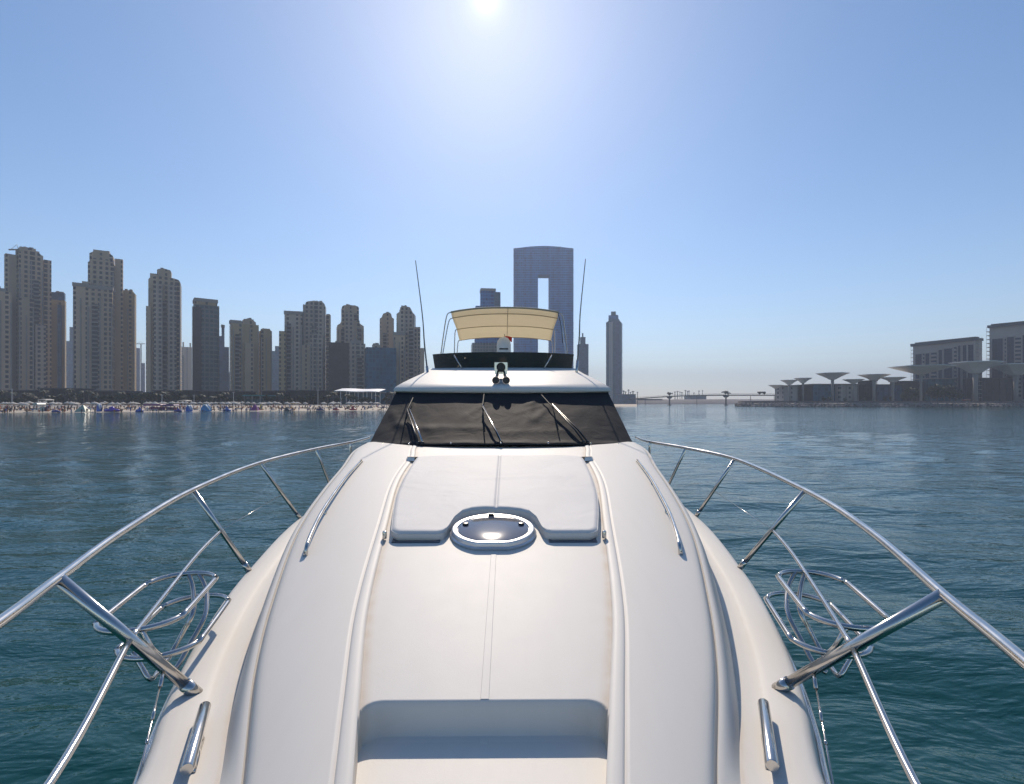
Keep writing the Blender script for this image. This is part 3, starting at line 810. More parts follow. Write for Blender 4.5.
# board under the cushion, showing as a ledge
for s in (-1, 1):
    bm = bmesh.new()
    for k in range(1):
        x0, x1 = sorted((s*.37, s*.70)); z = Z(Hc(3.46))
        M_ = Matrix.Translation((0, 3.50, z)) @ Matrix.Rotation(sl_a, 4, 'X')
        b2 = bmesh.new(); bx(b2, x0, x1, -.035, .12, -.005, .011); bmesh.ops.bevel(b2, geom=b2.edges[:], offset=.004, segments=2, affect='EDGES'); b2.transform(M_)
        me = bpy.data.meshes.new('tmp'); b2.to_mesh(me); b2.free(); bm.from_mesh(me); bpy.data.meshes.remove(me)
    link_mesh('sunpad_ledge', bm, HATCHG, yacht)
for s in (-1, 1):          # chrome lugs at the pad's aft corners, studs at its front corners
    z = Z(Hc(6.0)); c = Vector((s*1.0, 5.98, z))
    bm = bmesh.new(); prism_xy(bm, [(c.x-s*.05, c.y+.03), (c.x+s*.11, c.y+.06), (c.x+s*.09, c.y-.0), (c.x-s*.02, c.y-.08)][::s], z+.01, z+.05, top=.8, c=(c.x, c.y))
    link_mesh('pad_lug', bm, CHROME, yacht)
    bm = bmesh.new(); c = Vector((s*.755, 3.52, Z(Hc(3.52))+.05)); lathe(bm, [(.014,-.04),(.016,0),(.012,.012),(.004,.014)], 12, c); link_mesh('strap_stud', bm, CHROME, yacht, 40)

# --- handrails along the coachroof
def on_roof(px, py, dh):
    lo, hi = 1.2, 7.6
    for _ in range(50):
        mid = (lo+hi)/2
        if HY+F*(Hc(mid)+dh)/mid > py: lo = mid
        else: hi = mid
    return Lp(px, py, v=lo)
hr = [on_roof(307, 545, -.055), on_roof(312, 532, -.06), on_roof(322, 512, -.055), on_roof(336, 491, -.045), on_roof(348, 475, -.035), on_roof(361.5, 460.5, -.02)]
for s in (1, -1):
    m_ = [Vector((p.x*s, p.y, p.z)) for p in hr]
    pts = catmull(m_, 8)
    f0 = Vector((m_[0].x, m_[0].y-.03, Z(Hc(m_[0].y)+.02))); f1 = Vector((m_[-1].x+.0, m_[-1].y+.05, m_[-1].z-.10))
    bm = bmesh.new(); tube(bm, [f0, f0.lerp(pts[0], .6)+Vector((0,.0,.01))]+pts+[pts[-1].lerp(f1, .5), f1], .0135, 10)
    h_ = link_mesh('handrail', bm, CHROME, yacht)
    for q in (18, 29):
        p = pts[q]; bm = bmesh.new(); tube(bm, [p, p+Vector((-s*-.0, 0, -.12))], .011, 8); link_mesh('rail_foot', bm, CHROME, h_)

# --- bow rail
def mir(p, s): return Vector((p.x*s, p.y, p.z))
def avg(pl, pr, h=None, v=None):
    a = Lp(*pl, v=v, h=h); b = Lp(*pr, v=v, h=h)
    return Vector(((a.x-b.x)/2, (a.y+b.y)/2, (a.z+b.z)/2))
def ph(pl, h): return Lp(*pl, h=h)
topL = [Vector((0, -.62, Z(.62))), Vector((-.26, -.55, Z(.63))), Vector((-.62, -.15, Z(.64))), Vector((-1.0, .5, Z(.66))), Vector((-1.26, 1.05, Z(.67))), ph((0,622), .675), ph((58,578.5), .68), ph((125,530), .665), ph((193,490), .63),
        ph((260,463), .605), ph((316,449), .585), ph((350,442.5), .58), Vector((-2.17, 8.4, Z(.58)))]
topR = [Vector((0, -.62, Z(.62))), Vector((.26, -.55, Z(.63))), Vector((.62, -.15, Z(.64))), Vector((1.0, .45, Z(.66))), Vector((1.30, 1.0, Z(.67))), ph((1024,661), .675), ph((988,631), .68), ph((944,595), .68), ph((867,529), .66), ph((805.5,490.5), .63),
        ph((735,459), .605), ph((686,448), .585), ph((648,441.5), .58), Vector((2.2, 8.4, Z(.58)))]
bm = bmesh.new()
full = topR[:0:-1]+topL
tube(bm, catmull(full, 10), .0192, 14)
rail = link_mesh('bow_rail', bm, CHROME, yacht)
sides = {1: dict(st=[((58,578.5), .68, (194,692), 1.272), ((193,490), .63, (248,569.5), 1.285), ((260,463), .605, (299,517), 1.27), ((316,449), .585, None, None), ((350,442.5), .58, None, None)], bm_=(49,784), we=(137,784)),
         -1: dict(st=[((944,595), .68, (780,688), 1.272), ((805.5,490.5), .63, (741,566.5), 1.285), ((735,459), .605, (697,515), 1.27), ((686,448), .585, None, None), ((650,442), .58, None, None)], bm_=(916,784), we=(833,784))}
for s, D_ in sides.items():
    ST = []; sx_ = -s
    for (tp, th, ft, fh) in D_['st']:
        a = ph(tp, th)
        if ft: b = ph(ft, fh)
        else:
            b = Vector((0, a.y+.42, 0)); b.x = sx_*(Ug(b.y)-.03); b.z = Z(Hd(b.y)-.03)
        ST.append((a, b))
    ST.append((Vector((sx_*1.14, .72, Z(.665))), Vector((sx_*.78, .95, Z(Hd(.9)-.03)))))
    ST.append((Vector((sx_*.45, -.37, Z(.635))), Vector((sx_*.27, -.15, Z(Hd(0)-.03)))))
    for i, (a, b) in enumerate(ST):
        r_ = .0175 if i != 0 else .0235
        bm = bmesh.new(); tube(bm, [a, b], r_, 14); link_mesh('stanchion', bm, CHROME, rail)
        d_ = (a-b).normalized(); bm = bmesh.new(); tube(bm, [b-d_*.02, b+d_*.06], r_+.004, 14); link_mesh('stanchion_socket', bm, CHROME, rail)
    m1 = ST[0][0].lerp(ST[0][1], .50); m2 = ST[1][0].lerp(ST[1][1], .49); m3 = ST[2][0].lerp(ST[2][1], .55); lw = ST[0][0].lerp(ST[0][1], .76)
    bowmid = ph(D_['bm_'], 1.03); out = Vector((sx_*.03,0,0))
    bm = bmesh.new(); tube(bm, catmull([m1, bowmid, Vector((sx_*.98, .78, Z(1.02))), Vector((sx_*.55, .05, Z(1.02))), Vector((sx_*.1,-.48,Z(1.0)))], 8), .0125, 12); link_mesh('mid_rail', bm, CHROME, rail)
    bm = bmesh.new(); tube(bm, catmull([m1, m1.lerp(m2, .35)+out-Vector((0,0,.02)), m1.lerp(m2, .7)+out-Vector((0,0,.01)), m2], 8), .0115, 12); link_mesh('mid_rail', bm, CHROME, rail)
    bm = bmesh.new(); tube(bm, [m2, m3], .0025, 6); link_mesh('wire', bm, CHROME, rail)
    bm = bmesh.new(); e = ph(D_['we'], 1.33); d_ = (e-lw)
    tube(bm, [lw, lw+d_*.9, lw+d_*2.6], .0035, 6)
    tube(bm, [lw+d_*.02, lw+d_*.2], .008, 8); tube(bm, [lw+d_*.38, lw+d_*.5], .006, 8)
    tube(bm, [lw+d_*.66, lw+d_*.70], .006, 8)
    link_mesh('wire', bm, CHROME, rail)
# fender baskets inside the rail
def rrect(cv, cx_, h, hl=.405, hw=.17, r_=.165):
    d = Vector((-.27, 1, 0)).normalized(); n = Vector((d.y, -d.x, 0)); o = []
    for (sa, sb, a0) in ((1, 1, 0), (-1, 1, 90), (-1, -1, 180), (1, -1, 270)):
        for k in range(7):
            a = radians(a0+15*k)
            o.append(Lw(Vector((cx_, cv, EYE-h))+d*(sa*(hl-r_)+r_*cos(a))+n*(sb*(hw-r_)+r_*sin(a))))
    return o
upP = rrect(2.57, -1.752, .985, .385); loP = rrect(2.67, -1.735, 1.15, .385)
def snap(L_, px, py):
    return min(L_, key=lambda p: (512+F*Wl(p).x/Wl(p).y-px)**2+(HY+F*(EYE-Wl(p).z)/Wl(p).y-py)**2)
J1 = [snap(upP, 188, 573), ph((193,590), 1.06), ph((193,612), 1.13), ph((183,632), 1.22), ph((172,652), 1.30), ph((158,672), 1.33), ph((150,679), 1.32), ph((142,668), 1.27), ph((133,652), 1.2)]
J2 = [snap(upP, 200, 570), ph((206,590), 1.06), ph((205,615), 1.14), ph((190,644), 1.24), ph((176,668), 1.31), ph((163,676), 1.33)]
J3 = [snap(upP, 147, 634), ph((151,648), 1.07), snap(loP, 158, 659)]
J4 = [snap(upP, 136, 602), snap(upP, 136, 602).lerp(snap(loP, 188, 594), .5), snap(loP, 188, 594)]
for s in (1, -1):
    mir2 = lambda p, s_: mir(p, s_)+Vector((.075 if s_ < 0 else 0, 0, 0))
    bm = bmesh.new()
    tube(bm, [mir2(p, s) for p in catmull(upP, 2, True)], .0138, 10, closed=True)
    tube(bm, [mir2(p, s) for p in catmull(loP, 2, True)], .0138, 10, closed=True)
    for J in (J1, J2, J3): tube(bm, [mir2(p, s) for p in catmull(J, 6)], .0122, 10)
    link_mesh('fender_basket', bm, CHROME, rail)

# --- mooring cleats on the side deck
for s in (1, -1):
    a = Vector((-1.13, 2.075, Z(1.225))); b = Vector((-.98, 1.715, Z(1.225)))
    a, b = mir(a, s), mir(b, s); d_ = (b-a).normalized()
    bm = bmesh.new(); pts = [a, a+d_*.006, a.lerp(b, .5), b-d_*.006, b]
    tube(bm, pts, [.019,.0215,.0215,.0215,.019], 20)
    cl = link_mesh('cleat', bm, CHROME, yacht, 40)
    bm = bmesh.new()
    for t in (.38, .80):
        p = a.lerp(b, t); tube(bm, [p, Vector((p.x, p.y, Z(Hd(p.y)+.005)))], .016, 12)
    tube(bm, [a.lerp(b, .34)+Vector((0,0,-.06)), a.lerp(b, .86)+Vector((0,0,-.06))], .019, 14)
    link_mesh('cleat_foot', bm, CHROME, cl)
#@@CITY@@
# ------------------------------------------------------------------ towers along the shore
FAC = {}
def fac(key):
    if key in FAC: return FAC[key]
    spec = {
     'sand':   dict(wall=(.50,.37,.245), win=(.02,.02,.025), bay=4.2, floor=4.2, ww=.58, wh=.60, blank=.06),
     'sand2':  dict(wall=(.47,.355,.24), win=(.025,.025,.03), bay=3.6, floor=4.2, ww=.52, wh=.58, blank=.15),
     'ochre':  dict(wall=(.42,.31,.17), win=(.03,.03,.03), bay=4.4, floor=4.0, ww=.5, wh=.55, blank=.2),
     'grey':   dict(wall=(.45,.36,.28), win=(.025,.03,.035), bay=4.0, floor=4.0, ww=.58, wh=.58, blank=.06),
     'teal':   dict(wall=(.13,.15,.145), win=(.015,.05,.065), bay=3.6, floor=4.0, ww=.8, wh=.62, blank=.0, win_rough=.2),
     'glass':  dict(wall=(.04,.13,.19), win=(.012,.075,.13), bay=3.0, floor=3.6, ww=.9, wh=.75, blank=.0, win_rough=.4, spec=.08),
     'blue':   dict(wall=(.05,.09,.16), win=(.03,.07,.15), bay=3.5, floor=3.6, ww=.9, wh=.7, blank=.0, win_rough=.15),
     'bluegrid': dict(wall=(.02,.19,.44), win=(.003,.07,.22), bay=3.6, floor=4.6, ww=.88, wh=.6, blank=.0, win_rough=.5, spec=.05),
     'dark':   dict(wall=(.028,.027,.029), win=(.018,.018,.022), bay=3.6, floor=3.5, ww=.7, wh=.6, blank=.05),
     'pale':   dict(wall=(.42,.39,.36), win=(.08,.085,.09), bay=4, floor=3.8, ww=.5, wh=.5, blank=.2),
    }[key]
    FAC[key] = facade('facade_'+key, **spec); return FAC[key]
DARKR = simple('dark_roofing', (.07,.065,.065), .9, .1, .2)
ROOFM = simple('roof_concrete', (.26,.235,.21), .9, .1, .2)
def tower(name, label, D, delta, blocks, cat='tower', group=None):
    """blocks: (part, x0, x1, ytop, depth offset, facade, cap) in picture columns/rows of the place the block stands at"""
    xs = [b[1] for b in blocks]+[b[2] for b in blocks]; xc = (min(xs)+max(xs))/2
    th = atan((xc-512)/F); R = D/cos(th); dl = radians(delta)
    root = empty(name, (R*sin(th), D, 2.0), -th+dl, label, cat, group)
    for (part, x0, x1, yt, off, fk, cap) in blocks:
        pc = (x0+x1)/2; phi = atan((pc-512)/F)
        r_ = (R+off)/cos(phi-th)           # range to the plane that faces the camera
        wd = (R+off)*(tan(atan((x1-512)/F)-th)-tan(atan((x0-512)/F)-th))
        dp = min(wd*.8, 26); a_ = abs(dl); wl = max(wd*.5, (wd-dp*sin(a_))/cos(a_))
        tx = (R+off)*tan(phi-th)
        top = EYE+(HY-yt)/F*r_*cos(phi)-2.0
        # local frame: x along the facade, y away from the camera, turned by delta
        cx = tx*cos(dl)+(off+dp/2)*sin(dl); cy = -tx*sin(dl)+(off+dp/2)*cos(dl)
        bm = bmesh.new()
        x0l, x1l, y0l, y1l = cx-wl/2, cx+wl/2, cy-dp/2, cy+dp/2
        if cap == 'arch':
            ch = wl*.10; n = 8
            pts = [(x0l, -1.5), (x1l, -1.5), (x1l, top-ch*1.6)]+[(cx+wl/2*cos(pi*k/n)*.94, top-ch+ch*sin(pi*k/n)) for k in range(n+1)]+[(x0l, top-ch*1.6)]
            prism_xz(bm, pts, y0l, y1l)
        elif cap == 'chamfer':
            c_ = wl*.16
            pts = [(x0l, -1.5), (x1l, -1.5), (x1l, top-c_*1.4), (x1l-c_, top-c_*.7), (x1l-c_, top), (x0l+c_, top), (x0l+c_, top-c_*.7), (x0l, top-c_*1.4)]
            prism_xz(bm, pts, y0l, y1l)
        elif cap == 'round':
            pts = [(cx+wl/2*sin(2*pi*k/16), cy+dp/2*cos(2*pi*k/16)) for k in range(16)][::-1]
            prism_xy(bm, pts, -1.5, top)
        else:
            bx(bm, x0l, x1l, y0l, y1l, -1.5, top)
        o = link_mesh(part, bm, [fac(fk)], root)
        # projecting piers between the bays, and a parapet
        if wl > 9 and fk in ('sand','sand2','ochre','grey') and cap != 'round':
            bm = bmesh.new(); npi = max(2, int(wl/7))
            for i in range(npi+1):
                px_ = x0l+.5+(wl-1.0)*i/npi
                tp = top*random.choice((.86,.9,.94)) if cap else top-1.5
                bx(bm, px_-.45, px_+.45, y0l-.7, y0l+.05, -1.4, tp-2-abs(px_-cx)*.2)
            link_mesh('pier', bm, ROOFM, o)['kind'] = 'stuff'
        if wl > 13 and fk in ('sand','sand2','ochre','grey') and cap != 'round':
            for q in range(1 if wl < 22 else 2):
                xq = cx+wl*random.choice((-.3,-.18,.02,.2,.32))+random.uniform(-1,1); bw_ = random.uniform(2.6,4.2); zt_ = top*random.uniform(.78,.93); zb_ = top*random.choice((-.01, .0, .1))
                bm = bmesh.new(); bx(bm, xq-bw_/2, xq+bw_/2, y0l-.25, y0l+.05, zb_, zt_); st_ = link_mesh('balcony_stack', bm, fac('dark'), o)
                bm = bmesh.new(); z_ = zb_+2
                while z_ < zt_-1: bx(bm, xq-bw_/2-.3, xq+bw_/2+.3, y0l-1.5, y0l+.02, z_, z_+1.1); z_ += 3.6 if wl < 22 else 4.2
                me_ = link_mesh('balcony_slab', bm, ROOFM, o); me_['kind'] = 'stuff'
        if cap == 'parapet':
            bm = bmesh.new(); bx(bm, x0l-.5, x1l+.5, y0l-.5, y1l+.5, top-2.2, top+.8); link_mesh('parapet', bm, ROOFM, o)
        if cap == 'plant':
            bm = bmesh.new(); bx(bm, cx-wl*.28, cx+wl*.28, cy-dp*.25, cy+dp*.25, top-.1, top+3.2); bx(bm, cx-wl*.1, cx+wl*.05, cy-dp*.1, cy+dp*.1, top+3.1, top+5); link_mesh('plant_room', bm, ROOFM, o)
    if D < 700:
        a_ = max(blocks, key=lambda b_: -b_[3]); o_ = max([c for c in root.children], key=lambda c: max(v.co.z for v in c.data.vertices))
        tz = max(v.co.z for v in o_.data.vertices); xs_ = [v.co.x for v in o_.data.vertices]; ys_ = [v.co.y for v in o_.data.vertices]; mx_ = (min(xs_)+max(xs_))/2; my_ = (min(ys_)+max(ys_))/2; w2 = (max(xs_)-min(xs_))/2
        bm = bmesh.new()
        for q in range(4):
            x = mx_+random.uniform(-.6,.6)*w2; bx(bm, x-random.uniform(.6,1.6), x+1, my_-2, my_+2, tz-1.5, tz+random.uniform(.5,1.8))
        link_mesh('rooftop_plant', bm, ROOFM, root)['kind'] = 'stuff'
    return root
random.seed(11)
B = 'shaft'
tower('apartment_tower', 'tall stepped sandstone tower at the far left of the skyline, small crane on its roof', 440, 8, [
    (B, 16, 43.5, 250, 6, 'sand', 'chamfer'), ('wing', 4, 17, 254, 10, 'sand2', ''), ('wing', 43, 51.5, 260, 12, 'sand2', ''), ('wing', -14, 12, 291, -2, 'sand', 'plant'), ('bay', 17, 34, 298, 0, 'sand2', 'arch'), ('bay', 34, 46, 325, 2, 'grey', ''), ('crown', 18, 36, 247.5, 8, 'sand2', '')])
tower('blue_capped_tower', 'slim tower with a dark blue cap and blue glass strip behind the leftmost sandstone tower', 480, -6, [
    (B, 50, 66.5, 300, 0, 'ochre', ''), ('cap', 50.5, 66, 292.5, 2, 'blue', ''), ('glass_strip', 57.5, 62, 305, -3, 'blue', '')])
tower('apartment_tower', 'stepped sandstone tower with a flat topped lower left wing, second big one from the left', 445, -7, [
    (B, 88, 117, 259, 6, 'sand', 'chamfer'), ('wing', 73, 90, 284, 0, 'sand', 'parapet'), ('bay', 88, 115, 287, -3, 'sand', 'parapet'), ('wing', 115, 123.5, 259, 10, 'sand2', ''), ('crown', 89.5, 115.5, 250.5, 8, 'sand2', 'chamfer'), ('crown', 82, 92, 281.5, 2, 'sand2', '')])
tower('annex_tower', 'narrow ochre tower tucked against the right side of the second big stepped tower', 470, -8, [(B, 121, 136.5, 290.5, 0, 'ochre', 'chamfer')])
tower('apartment_tower', 'lone broad sandstone tower with an arched crown, clear sky on both sides', 450, -4, [
    (B, 148.5, 182.5, 277, 4, 'sand', 'arch'), ('crown', 157, 172, 269, 8, 'sand2', 'arch'), ('wing', 146, 151, 306, 2, 'sand2', ''), ('bay', 154, 163, 283, 0, 'grey', ''), ('bay', 168, 177, 285, 0, 'grey', ''), ('wing', 150, 158, 273.5, 7, 'sand2', '')])
tower('teal_tower', 'square tower with a sandy crown and a teal glass front between two darker sides', 455, 6, [
    (B, 192, 219.5, 305, 2, 'teal', ''), ('crown', 193, 217.5, 299.5, 4, 'ochre', 'parapet'), ('balcony_side', 192, 201, 307, 0, 'dark', ''), ('glass_front', 201, 217, 308, -1, 'teal', '')])
tower('blue_glass_tower', 'thin dark blue glass tower half hidden right of the teal fronted tower', 560, 0, [(B, 218, 224.5, 336, 0, 'blue', ''), ('spire', 221.5, 224.5, 326, 2, 'blue', ''), ('wing', 223, 229, 347, 4, 'blue', '')])
tower('apartment_tower', 'wide ochre apartment tower with a lower curved wing on its right', 460, 9, [
    (B, 229, 259, 324, 2, 'ochre', ''), ('crown', 240, 256, 319, 4, 'sand2', 'chamfer'), ('wing', 229.5, 241, 321, 3, 'sand', 'parapet'), ('wing', 259, 272, 328.5, 6, 'ochre', 'chamfer'), ('bay', 244, 254, 343, -2, 'sand2', '')])
tower('apartment_tower', 'broadest tower group in the row, stepping up from the left to a domed crown', 470, -5, [
    (B, 303, 327, 305, 6, 'grey', ''), ('crown', 305.5, 326, 301, 8, 'grey', 'arch'), ('wing', 284.5, 303.5, 312, 4, 'grey', 'parapet'), ('wing', 279, 286, 331, 0, 'ochre', ''), ('wing', 326, 331, 314, 9, 'sand2', 'chamfer'), ('bay', 310, 324, 334, -1, 'grey', 'arch'), ('bay', 302, 311, 345, 0, 'sand2', '')])
tower('apartment_tower', 'shouldered sandstone tower with a rounded crown rising behind low office blocks', 500, 4, [
    (B, 336, 364, 320, 2, 'sand2', 'chamfer'), ('crown', 341, 359, 305, 4, 'sand2', 'arch'), ('bay', 344, 354, 312, 0, 'grey', '')])
tower('office_block', 'dark flat topped office block below the shouldered tower', 455, 0, [(B, 329, 349, 342.5, 0, 'dark', ''), (B, 347, 365.5, 343.5, 1, 'grey', 'plant')], cat='building')
tower('glass_office', 'low blue green glass office building right of the dark flat topped block', 450, 5, [(B, 364, 396.5, 347.5, 0, 'glass', ''), ('roof_box', 372, 380, 344.5, 6, 'grey', '')], cat='building')
tower('apartment_tower', 'slim square sandstone tower behind the blue green glass office', 520, 3, [(B, 379.5, 394, 315.5, 0, 'sand2', 'chamfer'), ('crown', 382.5, 391.5, 313, 2, 'sand2', 'arch')])
tower('apartment_tower', 'grey brown tower just left of the left whip antenna, stepping down towards the yacht', 480, -6, [
    (B, 396.5, 416, 310, 4, 'grey', 'chamfer'), ('crown', 400, 411.5, 306.5, 6, 'grey', 'arch'), ('wing', 394, 406, 333, 0, 'sand2', 'parapet'), ('wing', 415, 420.5, 327, 8, 'grey', ''), ('wing', 419, 424.5, 348, 6, 'sand2', '')])
tower('office_tower', 'blue grey office tower rising behind the beige bimini canopy, notched at its top left', 640, 5, [
    (B, 474, 500.5, 306, 2, 'bluegrid', ''), ('crown', 480, 495.5, 289, 5, 'bluegrid', 'parapet'), ('crown', 494, 500.5, 292, 4, 'glass', ''), ('podium', 470.5, 502, 343, -2, 'teal', '')])
tower('slender_tower', 'small slender tower with a stepped top at the foot of the right whip antenna', 1000, 6, [(B, 577, 588.5, 344, 0, 'glass', ''), ('crown', 580, 585.5, 337, 2, 'glass', ''), ('spire', 582, 583.4, 333, 3, 'glass', '')])
tower('slender_tower', 'taller slender tower with a pointed stepped crown standing alone right of the yacht', 900, -6, [
    (B, 606, 622.5, 319, 0, 'glass', 'chamfer'), ('crown', 608.5, 618.5, 315, 2, 'bluegrid', ''), ('crown', 611, 616, 311.5, 3, 'glass', ''), ('bay', 609, 613, 322, -1.5, 'pale', ''), ('bay', 616, 619.5, 322, -1.5, 'blue', '')])
# hazy towers seen in the gaps between the front row
for (nm, lb, D, bl) in (
    ('distant_tower', 'faint bluish tower in the gap left of the second big stepped tower', 900, [(B, 64, 73, 341, 0, 'glass', ''), (B, 69.5, 74, 327, 4, 'glass', '')]),
    ('distant_tower', 'pair of faint blue slabs between the narrow ochre tower and the arched crown tower', 1000, [(B, 135, 140, 348, 0, 'blue', ''), (B, 140.5, 145, 363, 3, 'blue', '')]),
    ('distant_tower', 'hazy tower with two roof spikes between the arched crown tower and the teal one', 900, [(B, 181, 192, 347, 0, 'sand2', ''), ('spike', 182.5, 184, 342, 2, 'sand2', ''), ('spike', 189.5, 191, 343, 2, 'sand2', '')]),
    ('distant_tower', 'narrow bluish tower between the wide ochre tower and the middle cluster', 800, [(B, 271.5, 279.5, 351, 0, 'glass', ''), ('crown', 275, 279.5, 346, 2, 'glass', '')]),
    ('distant_tower', 'low bluish block peeping out right of the thin dark blue glass tower', 850, [(B, 224, 230, 372, 0, 'glass', '')])):
    tower(nm, lb, D, 0, bl, group='hazy towers behind the front row')
# crane arms on the roofs and in the gaps
CRANE = simple('crane_steel', (.2,.17,.13), .6, .1, 1)
def crane(label, px, py0, py1, d, l, r):
    root = empty('tower_crane', P(px, py0, d), 0, label, 'crane')
    h = (py0-py1)*d/F
    bm = bmesh.new(); bx(bm, -.7, .7, -.7, .7, -12, h); link_mesh('mast', bm, CRANE, root)
    bm = bmesh.new(); a = -l*d/F; b = r*d/F; bx(bm, a, b, -.5, .5, h-1.1, h); tube(bm, [(a*.7, 0, h), (0, 0, h+4), (b*.5, 0, h)], .2, 4); link_mesh('jib', bm, CRANE, root)
crane('small crane with a slanting jib on the roof of the far left tower', 17, 253, 249, 448, 8, 2)
crane('thin distant crane in the gap left of the arched crown tower', 141, 362, 343.5, 980, 6, 4)

# the gateway tower: a slab with a tall slot
AD = 985; x0, x1 = 513.5, 573.5; g0, g1 = 538, 549.5
root = empty('gateway_tower', G(543.5, AD, 2), 0, 'big blue slab tower pierced by a tall slot, tallest in the middle of the skyline', 'tower')
X = lambda px: (px-543.5)*AD/F
ZT = lambda py: EYE+(HY-py)*AD/F-2
for part, a, b in (('leg_slab', x0, g0), ('leg_slab', g1, x1)):
    bm = bmesh.new(); bx(bm, X(a), X(b), 0, 30, -2, ZT(274.5)); link_mesh(part, bm, fac('bluegrid'), root)
bm = bmesh.new(); n = 12
pts = [(X(x0), ZT(274.5)), (X(x1), ZT(274.5)), (X(x1), ZT(249))]+[(X(x1)+(X(x0)-X(x1))*k/n, ZT(248.5-2.6*sin(pi*k/n))) for k in range(n+1)]+[(X(x0), ZT(249))]
prism_xz(bm, pts, 0, 30); link_mesh('bridge_block', bm, fac('bluegrid'), root)
bm = bmesh.new()
for a in (515, 517.5, 530, 560, 568, 571): bx(bm, X(a), X(a+1.2), 8, 14, ZT(249)-2, ZT(246.6 if a < 520 or a > 565 else 245.2))
o = link_mesh('roof_plant', bm, ROOFM, root); o['kind'] = 'stuff'

# ------------------------------------------------------------------ promenade: low buildings, trees
def low(name, label, d, x0, x1, yt, fk, dp=16, roof=None, cat='building'):
    root = empty(name, G((x0+x1)/2, d, 2), 0, label, cat); wd = (x1-x0)*d/F; h = (HY-yt)*d/F+EYE-2
    bm = bmesh.new(); bx(bm, -wd/2, wd/2, 0, dp, -1.5, h); link_mesh('wall', bm, fac(fk), root)
    bm = bmesh.new(); bx(bm, -wd/2-.8, wd/2+.8, -1.4, dp+.8, h, h+.6); o = link_mesh('roof', bm, roof or (DARKR if fk in ('dark', 'blue') else ROOFM), root)
    bm = bmesh.new(); n = max(2, int(wd/5))
    for i in range(n+1):
        x = -wd/2+wd*i/n; bx(bm, x-.2, x+.2, -1.1, -.8, -1.5, h)
    link_mesh('colonnade', bm, fac(fk) if fk in ('dark','glass','blue') else ROOFM, root)['kind'] = 'stuff'
    return root
WHITER = simple('white_roof_membrane', (.82,.82,.82), .5, .03, .2)
TEALR = simple('teal_awning', (.05,.2,.2), .6, .1, .3)
low('beach_pavilion', 'long dark podium building under the far left towers', 300, -40, 38, 391, 'dark')
low('beach_pavilion', 'dark two level podium with a pale ledge below the blue capped tower', 310, 40, 72, 389, 'dark')
low('beach_pavilion', 'brownish podium below the second big stepped tower', 315, 76, 122, 391.5, 'dark')
low('beach_pavilion', 'low dark podium below the narrow ochre tower', 320, 124, 152, 393, 'dark')
low('beach_pavilion', 'grey podium with a flat roof below the arched crown tower', 320, 155, 196, 391, 'dark')
low('beach_pavilion', 'dark podium stretching below the teal fronted tower', 325, 199, 243, 392, 'dark')
low('beach_club', 'small teal roofed beach club behind the crowd', 292, 245, 261, 396, 'teal', roof=TEALR)
low('beach_pavilion', 'dark podium below the wide ochre tower', 330, 263, 286, 391.5, 'dark')
low('beach_pavilion', 'dark podium with a pale sign mast below the middle cluster', 335, 289, 337, 391, 'dark')
low('beach_pavilion', 'dark glassy podium under the long white roof', 345, 342, 384, 393, 'glass')
low('beach_pavilion', 'dark podium at the right end of the beach, beside the yacht', 350, 386, 432, 393, 'dark')
# long white canopy roof
d = 330; root = empty('white_roof_canopy', G(360.5, d, 2), 0, 'long bright white canopy roof on slim posts above the right part of the beach', 'canopy')
bm = bmesh.new(); wd = 41*d/F; h = (HY-391.5)*d/F+EYE-2
nq = 14; V = []
for lay in (0, -.35):
    for j in range(5):
        for i in range(nq+1):
            t = i/nq; q = j/4; V.append((-wd/2-1+(wd+2)*t+(1-q)*-.5, -7+15*q, h-.2+(1-t)*.5+q*1.9+.15*sin(pi*t*3)+lay))
nc_ = nq+1; Fq = grid_faces(5, nc_)+[f[::-1] for f in grid_faces(5, nc_, 5*nc_)]
ed = [i for i in range(nc_)]+[j*nc_+nq for j in range(1, 5)]+[4*nc_+i for i in range(nq-1, -1, -1)]+[j*nc_ for j in range(3, 0, -1)]
Fq += [(ed[k], ed[(k+1) % len(ed)], ed[(k+1) % len(ed)]+5*nc_, ed[k]+5*nc_) for k in range(len(ed))]
mesh_from('roof', V, Fq, WHITER, root)
for i in range(5):
    for y in (-5, 6):
        bm = bmesh.new(); x = -wd*.42+wd*.84*i/4; bx(bm, x-.18, x+.18, y-.18, y+.18, -1.2, h+.3); link_mesh('post', bm, WHITEP, root)

LEAF = simple('tree_leaves', (.022,.036,.014), .7, .5, .6)
LEAF2 = simple('palm_fronds', (.045,.06,.03), .65, .4, .6)
BARK = simple('tree_bark', (.13,.10,.075), .9, .2, 1)
def crown_mesh(rx, rz, n, size, seed):
    rnd = random.Random(seed); V, Fq = [], []
    cl = [(rnd.gauss(0,.45)*rx, rnd.gauss(0,.45)*rx, rnd.gauss(0,.4)*rz, rnd.uniform(.3,.55)) for _ in range(9)]
    for i in range(n):
        c = rnd.choice(cl); a = Vector((rnd.gauss(0,1), rnd.gauss(0,1), rnd.gauss(0,1))).normalized()*rnd.uniform(.5,1)**.5
        p = Vector((c[0]+a.x*c[3]*rx, c[1]+a.y*c[3]*rx, c[2]+a.z*c[3]*rz))
        u = Vector((rnd.gauss(0,1), rnd.gauss(0,1), rnd.gauss(0,1))).normalized(); v = u.orthogonal().normalized(); s = size*rnd.uniform(.6,1.4)
        b = len(V); V += [p-u*s-v*s*.6, p+u*s-v*s*.6, p+u*s*.7+v*s*.6, p-u*s*.7+v*s*.6]; Fq.append((b,b+1,b+2,b+3))
    return V, Fq
